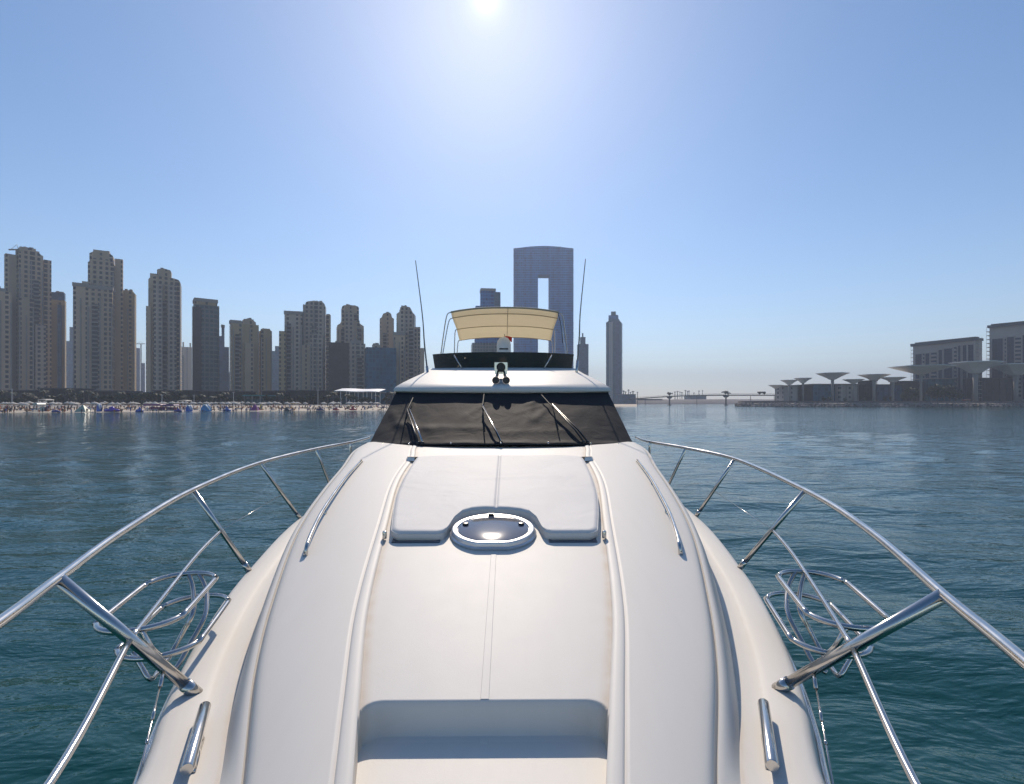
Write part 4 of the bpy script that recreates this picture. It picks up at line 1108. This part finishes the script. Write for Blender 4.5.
def make_tree(label, group, hgt, rx, seed):
    root = empty('broadleaf_tree', (0,0,0), 0, label, 'tree', group)
    V, Fq = crown_mesh(rx, hgt*.33, 420, rx*.16, seed); V = [v+Vector((0,0,hgt*.68)) for v in V]
    mesh_from('crown', V, Fq, LEAF, root, recalc=False)
    bm = bmesh.new(); tube(bm, [(0,0,-1),(.05,0,hgt*.3),(0,.05,hgt*.55)], [.3,.22,.12], 7)
    for k in range(4): tube(bm, [(0,0,hgt*.35),(cos(k*1.7)*rx*.4, sin(k*1.7)*rx*.4, hgt*.68)], [.14,.05], 5)
    link_mesh('trunk', bm, BARK, root); return root
def make_palm(label, group, hgt, seed):
    rnd = random.Random(seed); root = empty('palm_tree', (0,0,0), 0, label, 'palm tree', group)
    bm = bmesh.new(); tube(bm, catmull([(0,0,-1),(.15,0,hgt*.4),(.05,.1,hgt)], 4), [.3,.27,.24,.22,.2,.19,.18,.17,.17][:9], 7); link_mesh('trunk', bm, BARK, root)
    V, Fq = [], []
    for k in range(22):
        a = rnd.uniform(0, 6.28); el = rnd.uniform(-.2, 1.1); L_ = rnd.uniform(2.2, 3.2); pts = []
        for q in range(6):
            t = q/5; pts.append(Vector((.05+cos(a)*L_*t*cos(el*.6), .1+sin(a)*L_*t*cos(el*.6), hgt+L_*(sin(el)*t-.75*t*t))))
        s = Vector((-sin(a), cos(a), 0))
        for q in range(5):
            w0, w1 = .45*sin(pi*min(1,(q+.3)/5.4)), .45*sin(pi*min(1,(q+1.3)/5.4))
            b = len(V); V += [pts[q]-s*w0-Vector((0,0,w0*.5)), pts[q], pts[q+1], pts[q+1]-s*w1-Vector((0,0,w1*.5)), pts[q]+s*w0-Vector((0,0,w0*.5)), pts[q+1]+s*w1-Vector((0,0,w1*.5))]
            Fq += [(b,b+1,b+2,b+3),(b+1,b+4,b+5,b+2)]
    mesh_from('crown', V, Fq, LEAF2, root, recalc=False); return root
rnd = random.Random(5)
tp = make_tree('dark green tree in the line of trees between the beach and the podium buildings', 'trees along the beach promenade', 6.5, 3.2, 1)
pp_ = make_palm('palm tree in the line of trees between the beach and the podium buildings', 'palms along the beach promenade', 7.5, 2)
first = [True, True]
for i in range(64):
    px = -6+i*6.3+rnd.uniform(-2, 2); d = 262+px*.14+rnd.uniform(-6, 12); palm = rnd.random() < .4
    src = pp_ if palm else tp; loc = G(px, d, 1.7); sc = rnd.uniform(.7, 1.15)
    if first[palm]: first[palm] = False; src.location = loc
    else: copy_thing(src, loc, rnd.uniform(0, 6.28), scale=(sc, sc, sc*rnd.uniform(.8, 1.1)))

# ------------------------------------------------------------------ the beach: umbrellas, crowd, inflatables
UMB = simple('white_umbrella_canvas', (.52,.48,.42), .8, .05, 2)
def shore_d(px):
    for (a, b) in zip(shore, shore[1:]):
        if a[0] <= px <= b[0]: return a[1]+(b[1]-a[1])*(px-a[0])/(b[0]-a[0])
    return shore[-1][1]
bm = bmesh.new(); lathe(bm, [(1.5,1.65),(1.53,1.72),(.8,2.15),(.08,2.45)], 8, mi=0); tube(bm, [(0,0,-.3),(0,0,2.7)], .05, 6, mi=1)
um = link_mesh('beach_umbrella', bm, [UMB, WHITEP]); tag(um, 'small white sunshade in the row along the back of the sandy beach', 'umbrella', 'white umbrellas along the beach')
k = 0
for i in range(84):
    px = -4+i*4.6+rnd.uniform(-3.5, 3.5); off = rnd.choice((20, 27, 34, 42, 50))+rnd.uniform(-3, 3)
    p = G(px, shore_d(px)); p = p+p.normalized()*off; p.z = 1.25+off*.004
    if 300 < px < 330 and rnd.random() < .5: continue
    o = um if k == 0 else um.copy()
    if k: COL.objects.link(o)
    o.location = p; o.scale = (rnd.uniform(.8,1.25),)*2+(rnd.uniform(.8,1.0),); o.rotation_euler = (rnd.uniform(-.12,.12), rnd.uniform(-.12,.12), rnd.random()); k += 1
# crowd: one mass of small figures
bm = bmesh.new(); CM = [simple('crowd_'+n_, c_, .8, .2, 2) for n_, c_ in (('skin', (.28,.16,.10)), ('dark', (.03,.03,.04)), ('red', (.35,.05,.04)), ('white', (.6,.58,.55)), ('blue', (.05,.09,.3)), ('orange', (.5,.22,.08)))]
for i in range(620):
    px = rnd.uniform(-6, 400); off = rnd.uniform(0, 1)**1.2*42-1.5
    p = G(px, shore_d(px)); p = p+p.normalized()*off; z = max(-.5, .02+off*.05 if off < 10 else .5+(off-8)*.027)
    h = rnd.choice((.8, 1.2, 1.45, .55)); w_ = .24 if h > .8 else .5; mi = rnd.choice((0,0,0,1,1,1,1,2,3,4,4,5))
    n0 = len(bm.verts); prof = [(.10,0),(.15,.45*h),(w_*.75,.62*h),(w_*.8,.80*h),(.08,.85*h),(.12,.92*h),(.05,h)]
    lathe(bm, prof, 5, (p.x, p.y, z), mi)
    if rnd.random() < .35 and off > 3:
        a = rnd.uniform(0, 3); q = p+Vector((rnd.uniform(-1,1), rnd.uniform(-1,1), 0)); s = rnd.uniform(.5, .9)
        bx(bm, q.x-s, q.x+s, q.y-.3, q.y+.3, z+.1, z+.42, rnd.choice((1,3,3,5)))
tag(link_mesh('crowd', bm, CM), kind='stuff')
# inflatable toys, tents and stands at the waterline
def blob_toy(name, label, px, w_px, h_px, col, off, cat, style):
    d = shore_d(px)+off; p = G(px, d, .1 if off < 2 else .4); s = w_px*d/F; h = h_px*d/F
    root = empty(name, p, 0, label, cat); m_ = simple(name+'_vinyl', col, .35, .1, 1); bm = bmesh.new()
    if style == 'pyramid':
        prism_xy(bm, [(-s/2,-s/3),(s/2,-s/3),(s/2,s/3),(-s/2,s/3)], -.3, h, top=.08); link_mesh('tent_cloth', bm, m_, root)
        bm = bmesh.new(); tube(bm, [(0,0,-.3),(0,0,h+.5)], .05, 6); link_mesh('pole', bm, WHITEP, root)
    elif style == 'slide':
        prism_xz(bm, [(-s/2,-.2),(s/2,-.2),(s/2,h*.25),(s*.1,h),(-s*.2,h),(-s*.45,h*.55)], -s*.25, s*.25); bmesh.ops.bevel(bm, geom=bm.edges[:], offset=.15, segments=2, affect='EDGES'); link_mesh('body', bm, m_, root)
        bm = bmesh.new()
        for q in (-1, 1): tube(bm, [(s*.5, q*s*.25, h*.3), (s*.1, q*s*.25, h+.15), (-s*.2, q*s*.25, h+.15)], .22, 8)
        link_mesh('side_tube', bm, WHITEP, root)
    elif style == 'stand':
        for q in (-1, 0, 1):
            for y in (-1, 1): bx(bm, q*s*.47-.06, q*s*.47+.06, y*1.2-.06, y*1.2+.06, -.4, h)
        bx(bm, -s/2, s/2, -1.3, 1.3, h-.3, h); bx(bm, -s/2, s/2, 1.15, 1.25, .1, h*.6); link_mesh('frame', bm, m_, root)
        bm = bmesh.new(); prism_xz(bm, [(-s/2-.3,h),(s/2+.3,h),(s/2,h+.35),(-s/2,h+.35)], -1.6, 1.6); link_mesh('roof', bm, m_, root)
    else:
        tube(bm, catmull([(-s/2,0,.2),(-s*.3,-s*.18,.25),(s*.3,-s*.18,.25),(s/2,0,.2),(s*.3,s*.18,.25),(-s*.3,s*.18,.25)], 5, True), h*.28, 8, closed=True); link_mesh('float_ring', bm, m_, root)
        bm = bmesh.new(); lathe(bm, [(s*.18,.0),(s*.2,h*.6),(s*.12,h*.9),(.02,h)], 10); link_mesh('hump', bm, m_, root)
    return root
blob_toy('beach_tent', 'pale green pyramid shaped tent at the waterline', 83, 12, 6.0, (.25,.36,.28), 3, 'tent', 'pyramid')
blob_toy('inflatable_slide', 'blue inflatable slide right of the pale green pyramid tent', 99, 4.5, 6.5, (.03,.12,.5), 3, 'inflatable', 'slide')
blob_toy('inflatable_float', 'long purple inflatable float on the waterline below the narrow ochre tower', 112, 13, 4.5, (.12,.05,.38), 2, 'inflatable', 'ring')
blob_toy('motor_boat', 'dark blue small boat drawn up on the sand at the left end of the beach', 56, 7, 3, (.03,.04,.22), -2, 'boat', 'ring')
blob_toy('beach_stand', 'pale blue kiosk at the waterline near the left end of the beach', 39, 4, 7, (.3,.4,.42), 4, 'kiosk', 'stand')
blob_toy('beach_tent', 'small dark red and black tent beside the dark blue small boat', 46.5, 5, 5, (.07,.02,.03), 5, 'tent', 'pyramid')
blob_toy('inflatable_float', 'round blue float at the waterline left of the purple rental stand', 139.5, 5, 5, (.03,.09,.42), 0, 'inflatable', 'ring')
blob_toy('rental_stand', 'wide purple red rental stand near the waterline below the arched crown tower', 155, 16, 5.5, (.16,.03,.16), 8, 'stand', 'stand')
blob_toy('rental_stand', 'dark purple rental stand right of the wide purple red one', 170, 12, 5, (.10,.04,.2), 7, 'stand', 'stand')
blob_toy('inflatable_slide', 'blue inflatable slide below the teal fronted tower', 189, 6, 5.5, (.03,.15,.55), 1, 'inflatable', 'slide')
blob_toy('inflatable_float', 'dark blue inflatable float left of the blue slide below the teal tower', 178, 6, 3.6, (.05,.04,.25), 0, 'inflatable', 'ring')
blob_toy('inflatable_slide', 'bright turquoise inflatable slide with a white edge, right of the blue one', 206, 9, 6, (.03,.25,.55), 1, 'inflatable', 'slide')
blob_toy('inflatable_float', 'blue float on the waterline below the thin dark blue glass tower', 227, 5, 5, (.04,.12,.42), 1, 'inflatable', 'ring')
blob_toy('beach_tent', 'purple red pyramid tent near the small teal roofed beach club', 255, 8, 6, (.25,.05,.2), 4, 'tent', 'pyramid')
blob_toy('beach_tent', 'yellow pyramid tent in front of the small teal roofed beach club', 261, 4, 6, (.5,.36,.05), 14, 'tent', 'pyramid')
blob_toy('inflatable_float', 'dark float drawn up below the middle cluster tower', 287, 5, 3.2, (.04,.04,.06), 1, 'inflatable', 'ring')
blob_toy('inflatable_float', 'dark blue float drawn up left of the two red ones', 320.5, 7, 3.6, (.02,.03,.12), 1, 'inflatable', 'ring')
blob_toy('inflatable_float', 'left one of the two red floats on the waterline under the long white roof', 336, 5, 3.4, (.35,.03,.04), 1, 'inflatable', 'ring')
blob_toy('inflatable_float', 'right one of the two red floats on the waterline under the long white roof', 353, 5, 4.6, (.45,.04,.05), 1, 'inflatable', 'ring')
# pale shade roofs among the umbrellas
for (px, w_, yt, lb) in ((185, 9, 400.5, 'small white flat shade roof behind the blue inflatable slide'), (230, 24, 402.3, 'long white flat shade roof in front of the podium of the teal tower'), (46, 9, 399.5, 'pale domed shade roof behind the dark blue small boat')):
    d = shore_d(px)+48; root = empty('shade_roof', G(px, d, 1.4), 0, lb, 'shade'); s = w_*d/F; h = EYE+(HY-yt)*d/F-1.4
    bm = bmesh.new(); prism_xz(bm, [(-s/2,h-.3),(s/2,h-.3),(s/2-.3,h),(0,h+.25),(-s/2+.3,h)], -2, 2); link_mesh('roof', bm, UMB, root)
    for q in (-1, 1):
        for y in (-1.7, 1.7):
            bm = bmesh.new(); bx(bm, q*s*.46-.06, q*s*.46+.06, y-.06, y+.06, -.5, h-.3); link_mesh('post', bm, WHITEP, root)
# light masts along the promenade
lm = None
for i, (px, yt) in enumerate(((12, 389), (162, 395), (194, 395), (233.5, 392.5), (318, 390), (341, 398))):
    d = shore_d(px)+64; h = EYE+(HY-yt)*d/F-1.5
    if lm is None:
        lm = o = empty('lamp_post', (0,0,0), 0, 'thin grey lamp post along the back of the beach', 'lamp post', 'lamp posts along the promenade')
        bm = bmesh.new(); tube(bm, [(0,0,-.3),(0,0,1)], [.012,.008], 6); bm.transform(Matrix.Diagonal((10,10,1,1))); link_mesh('pole', bm, WHITEP, o)
        bm = bmesh.new(); bx(bm, -.6, .6, -.12, .12, .985, 1.0); link_mesh('lamp_head', bm, WHITEP, o); o.location = G(px, d, 1.5); o.scale = (1,1,h)
    else: copy_thing(lm, G(px, d, 1.5), 0, scale=(1,1,h))

# ------------------------------------------------------------------ right hand side: bridge, island, canopies, apartment blocks
CONC = simple('bridge_concrete', (.11,.105,.10), .85, .12, .3)
BD = 560
root = empty('foot_bridge', G(700, BD, 0), 0, 'long thin bridge on slim piers crossing the channel right of the yacht', 'bridge')
bz = interp([(632, 398.6), (650, 397.3), (670, 396.0), (692, 395.1), (727, 394.7), (770, 394.8), (800, 395)])
def bp(px): return ((px-700)*BD/F, EYE+(HY-bz(px))*BD/F)
bm = bmesh.new(); pts = [bp(630+2*i) for i in range(82)]
prism_xz(bm, [(x, z) for x, z in pts]+[(x, z-1.1) for x, z in pts[::-1]], 0, 7); link_mesh('bridge_deck', bm, CONC, root)
bm = bmesh.new()
for y in (0.1, 6.9):
    tube(bm, [(x, y, z+1.1) for x, z in pts], .07, 4)
    for x, z in pts: bx(bm, x-.05, x+.05, y-.05, y+.05, z, z+1.1)
link_mesh('railing', bm, CONC, root)['kind'] = 'stuff'
for px in (646, 670.5, 698, 727.3, 752, 776):
    x, z = bp(px); bm = bmesh.new(); big = px in (670.5, 727.3)
    tube(bm, [(x, 3.5, -3), (x, 3.5, z-1.0)], .75 if big else .3, 10)
    if big: tube(bm, [(x, 3.5, -3), (x, 3.5, .8)], [2.6, 2.2], 14); prism_xz(bm, [(x-2.6, z-1.05), (x+2.6, z-1.05), (x+.7, z-3), (x-.7, z-3)], .5, 6.5)
    link_mesh('pier', bm, CONC, root)
    if not big: continue
bt = make_tree('dark bushy tree in a planter above the left pier of the bridge', None, 4.6, 2.6, 9)
bt.location = (G(670.5, BD).x, BD+3.5, bp(670.5)[1]-.3)
for lb, px, sc, dz in (('dark tree on the bridge above its right pier', 726.5, 1.0, 0), ('smaller dark tree right beside the tree above the right bridge pier', 729.8, .65, 0), ('left one of two dark round trees near the island end of the bridge', 761.5, .85, 0), ('right one of two dark round trees near the island end of the bridge', 765.5, .85, 0)):
    copy_thing(bt, (G(px, BD).x, BD+3.5, bp(px)[1]-.3), px, lb, (sc, sc, sc))
# far industrial shore beyond the bridge
low('far_building', 'dark boxy building on the far shore just right of the lone slender tower', 780, 621, 635.5, 394.5, 'glass', 40)
low('far_building', 'low bluish shed on the far shore seen under the bridge between its piers', 1000, 691, 706, 396.2, 'glass', 40)
low('far_building', 'long low grey shed on the far shore left of the left bridge pier', 950, 638, 662, 399.2, 'dark', 40)
low('far_building', 'pale low warehouse on the far shore right of the right bridge pier', 1050, 733, 752, 399.5, 'pale', 40)
STACK = simple('far_steel', (.16,.16,.17), .7, .1, 1)
rnd = random.Random(9); dup_ = None
for i, (px, yt) in enumerate([(623.5,390.5),(625.5,391.5),(628.5,389.5),(630.5,392),(633,391),(637.5,392),(675,391.5),(677.5,391),(680,391.5),(682,392),(685.5,390),(687.5,391),(689,390.5),(694,392.5),(699,390.5),(702.5,390.2)]):
    d = 1010+rnd.uniform(-20, 40) if px > 640 else 790; h = (HY-yt)*d/F+EYE-3
    if dup_ is None:
        dup_ = o = empty('chimney_stack', (0,0,0), 0, 'tiny hazy steel stack on the far shore beyond the bridge', 'chimney', 'stacks on the far shore')
        bm = bmesh.new(); tube(bm, [(0,0,-.2),(0,0,1)], [.9,.7], 8); link_mesh('shaft', bm, STACK, o)
        bm = bmesh.new(); bx(bm, -1.6, 1.6, -1.2, 1.2, .92, .98); link_mesh('platform', bm, STACK, o); o.location = G(px, d, 3); o.scale = (1,1,h)
    else: copy_thing(dup_, G(px, d, 3), 0, scale=(rnd.uniform(.6,1.2),1,h))

# mushroom canopies
CAN = simple('canopy_membrane', (.72,.69,.65), .6, .06, .2)
STEM = simple('canopy_stem_concrete', (.26,.245,.23), .8, .08, .3)
def mushroom(label, px, w_, yt, yb, stem, d, sh):
    root = empty('shade_canopy', G(px, d, 3), 0, label, 'canopy', 'funnel shaped canopies on the island')
    r_ = w_*.475*d/F; zt = EYE+(HY-yt)*d/F-3; zb = EYE+(HY-yb)*d/F-3; q = stem*d/F/2
    bm = bmesh.new(); N_ = 6
    def ringp(rad, z, sq): return [(rad*cos(2*pi*(k+.5)/N_), rad*sin(2*pi*(k+.5)/N_), z) for k in range(N_)]
    prof = [(q*.8, zb-.3), (q*1.3, zb), (r_*.5, zb+(zt-zb)*.42), (r_*1.0, zt-(zt-zb)*.07), (r_*1.0, zt), (r_*.5, zt-(zt-zb)*.2), (.05, zt-(zt-zb)*.4)]
    rings = [[bm.verts.new(p) for p in ringp(a*1.06, z, 1)] for a, z in prof]
    for a, b in zip(rings, rings[1:]):
        for k in range(N_): bm.faces.new((a[k], a[(k+1) % N_], b[(k+1) % N_], b[k]))
    bm.faces.new(rings[0][::-1]); bm.faces.new(rings[-1])
    link_mesh('membrane', bm, CAN, root)
    bm = bmesh.new(); tube(bm, [(0,0,-1.5),(0,0,zb*.6),(0,0,zb+(zt-zb)*.3)], [q*.6,q*.5,q*.8], 8); link_mesh('stem', bm, STEM, root)
mushroom('small funnel canopy at the left end of the island, beside the bridge', 775.7, 13.5, 385, 388.5, 2.2, 430, 0)
mushroom('funnel canopy second from the left on the island', 789.3, 16, 380, 384.5, 3, 420, 0)
mushroom('funnel canopy third from the left, overlapping its left neighbour', 803, 16, 378, 382.8, 3, 432, 0)
mushroom('wide funnel canopy standing highest over the low shops', 832.5, 29, 373, 379.5, 4, 425, 0)
mushroom('low funnel canopy right of the wide one that stands highest', 853.5, 19, 379.3, 383.5, 3, 422, 0)
mushroom('wide funnel canopy on a dark square shaft over the middle shops', 874, 27.5, 374.5, 380, 5, 424, 0)
mushroom('funnel canopy on a thick pale post, cut off by the large canopy to its right', 893, 22, 377.3, 382, 4, 415, 0)
mushroom('very large flat canopy in front of the left apartment block', 921, 54, 366.3, 374.5, 4, 405, 0)
mushroom('very large canopy on a stout post between the two apartment blocks', 975.5, 42, 362, 373, 7, 408, 0)
mushroom('large canopy in front of the right apartment block, at the picture edge', 1016, 46, 364.3, 375, 7, 410, 0)
# low shops between them
for (x0, x1, yt, fk, d, lb) in ((783.5, 797, 386, 'pale', 432, 'pale grey shop block at the left end of the island'), (797, 812, 385.5, 'dark', 434, 'dark shop with a glass front beside the pale grey block'), (812, 839, 384.5, 'glass', 436, 'long glass fronted shop under the highest canopy'),
    (839.5, 857.5, 384.5, 'pale', 430, 'pale framed two storey shop with a dark glass front'), (858, 868, 385.2, 'dark', 434, 'narrow dark shop left of the square shaft'), (869, 876, 381, 'dark', 428, 'square brown shaft tower rising to a canopy'), (876, 902, 385, 'blue', 436, 'dark blue glass shop left of the thick pale post'),
    (902, 924, 381.5, 'dark', 436, 'dark restaurant behind green trees'), (928, 965, 379, 'glass', 438, 'grey glass shop below the left apartment block'), (972, 1012, 378.5, 'dark', 425, 'dark restaurant terrace between the two large canopies'), (1013, 1060, 376.5, 'dark', 430, 'dark restaurant at the right picture edge')):
    low('shop_building', lb, d, x0, x1, yt, fk, 14)
bm = bmesh.new(); sm = catmull([G(px, dd+16) for px, dd in isl], 6)
V = [(p.x, p.y, z) for z in (2.2, 4.4) for p in sm]+[(p.x+.2, p.y+.5, z) for z in (4.4, 2.2) for p in sm]
wl_ = mesh_from('quay_wall', V, grid_faces(4, len(sm)), simple('quay_stone', (.12,.105,.10), .9, .2, .2)); tag(wl_, 'long low brown wall along the top of the rocky embankment', 'wall')
# trees on the island
it = None
for i, (px, sc) in enumerate(((906, 1.0), (912, 1.3), (917, 1.1), (931, 1.4), (937, 1.55), (944, 1.45), (950, 1.5), (956, 1.2), (823, .45), (829, .5), (846, .45), (865, .5), (884, .5), (891, .55))):
    d = 418-(i % 3)
    if it is None:
        it = o = make_tree('dark green tree in front of the island shops', 'trees in front of the island shops', 9, 4.2, 21); o.location = G(px, d, 3); o.scale = (sc,)*3
    else: copy_thing(it, G(px, d, 3), i*1.3, scale=(sc,)*3)
# red kiosk
root = empty('kiosk', G(968, 402, 3), 0, 'small red orange kiosk at the foot of the stout canopy post', 'kiosk'); REDK = simple('red_paint', (.38,.07,.04), .5, .1, 1)
bm = bmesh.new(); bx(bm, -2, 2, 0, 3, -.5, 2.6); link_mesh('wall', bm, REDK, root); bm = bmesh.new(); bx(bm, -2.3, 2.3, -.5, 3.3, 2.6, 2.9); link_mesh('roof', bm, ROOFM, root); bm = bmesh.new(); bx(bm, -1.4, 1.4, -.05, .05, 1, 2.1); link_mesh('hatch', bm, BLACK, root)

# apartment blocks with framed glass bays
PALEW = simple('pale_render', (.30,.285,.27), .8, .06, .2); DKW = simple('dark_cladding', (.05,.055,.065), .5, .15, .3)
WINB = simple('blue_window_glass', (.006,.018,.055), .3, .3, .15, spec=.15)
def block(label, d0, d1, x0, x1, yl, yr, wins, yb, balc, dep=22):
    # front facade runs from column x0 at depth d0 to column x1 at depth d1
    a, b = G(x0, d0, 3), G(x1, d1, 3); ang = atan2(b.y-a.y, b.x-a.x); Lg = (b-a).length
    root = empty('apartment_block', a, ang, label, 'building'); H_ = EYE+(HY-yl)*d0/F-3
    bm = bmesh.new(); bx(bm, 0, Lg, 0, dep, -1.5, H_-2.2); link_mesh('wall', bm, PALEW, root)
    bm = bmesh.new(); bx(bm, -1.0, Lg+.8, -2.2, dep+.8, H_-2.2, H_); link_mesh('roof', bm, DKW, root)
    bm = bmesh.new(); bx(bm, .6, Lg-.6, 1.5, dep-2, H_, H_+1.2); link_mesh('roof_plant', bm, DKW, root)
    Hb = EYE+(HY-yb)*d0/F-3
    for (u0, u1, zt, kind) in wins:
        x_0, x_1 = Lg*u0, Lg*u1; z1 = H_*zt
        if kind == 'glass':
            bm = bmesh.new(); bx(bm, x_0, x_1, -.12, .1, 3, z1); w_ = link_mesh('window', bm, WINB, root)
            bm = bmesh.new()
            z = 6.2
            while z < z1-1: bx(bm, x_0, x_1, -.2, .05, z, z+.22); z += 3.4
            n_ = max(2, int((x_1-x_0)/1.6))
            for i in range(1, n_): bx(bm, x_0+(x_1-x_0)*i/n_-.05, x_0+(x_1-x_0)*i/n_+.05, -.2, .05, 3, z1)
            link_mesh('mullions', bm, DKW, w_)
            bm = bmesh.new(); bx(bm, x_0-.5, x_0, -.6, .05, 2, z1+.6); bx(bm, x_1, x_1+.5, -.6, .05, 2, z1+.6); bx(bm, x_0-.5, x_1+.5, -.6, .05, z1, z1+.6)
            link_mesh('frame', bm, PALEW, w_)
        else:
            z = 4
            bmb = bmesh.new(); bmg = bmesh.new()
            while z < z1-2:
                bx(bmb, x_0, x_1, -1.1, .05, z, z+.3); bx(bmb, x_0, x_1, -1.1, -1.0, z+.3, z+1.2); bx(bmg, x_0+.2, x_1-.2, -.1, .05, z+.4, z+2.9); z += 3.4
            o = link_mesh('balcony', bmb, PALEW, root); o['kind'] = 'stuff'; link_mesh('balcony_glazing', bmg, WINB, o)
    for side, xx in (('l', 0), ('r', Lg)):
        if side not in balc: continue
        z = 4; s = -1 if side == 'l' else 1
        bm = bmesh.new()
        while z < H_-2: bx(bm, min(xx, xx+s*2.4), max(xx, xx+s*2.4), .8, dep*.55, z, z+.35); z += 3.4
        for y in (1, dep*.54): bx(bm, min(xx+s*2.2, xx+s*2.35), max(xx+s*2.2, xx+s*2.35), y-.08, y+.08, 0, H_+(.6 if side == 'r' else -1))
        link_mesh('balcony', bm, PALEW, root)['kind'] = 'stuff'
block('left apartment block on the island, pale with tall blue window bays and dark roof', 470, 425, 913, 975, 344, 336.5,
      [(.05,.16,.82,'glass'),(.17,.21,.85,'balc'),(.22,.29,.82,'glass'),(.31,.41,.85,'balc'),(.44,.5,.86,'glass'),(.53,.66,.87,'glass'),(.68,.73,.9,'balc'),(.75,.79,.9,'glass'),(.82,.88,.9,'glass'),(.9,.985,.9,'glass')], 380, 'lr', 9)
block('right apartment block, cut by the picture edge, with wide blue glass bays', 445, 408, 989.5, 1062, 325.5, 318.5,
      [(.04,.2,.82,'glass'),(.22,.25,.84,'balc'),(.26,.36,.83,'glass'),(.37,.46,.84,'balc'),(.48,.62,.84,'glass'),(.65,.72,.85,'balc'),(.75,.95,.85,'glass')], 378, 'l')
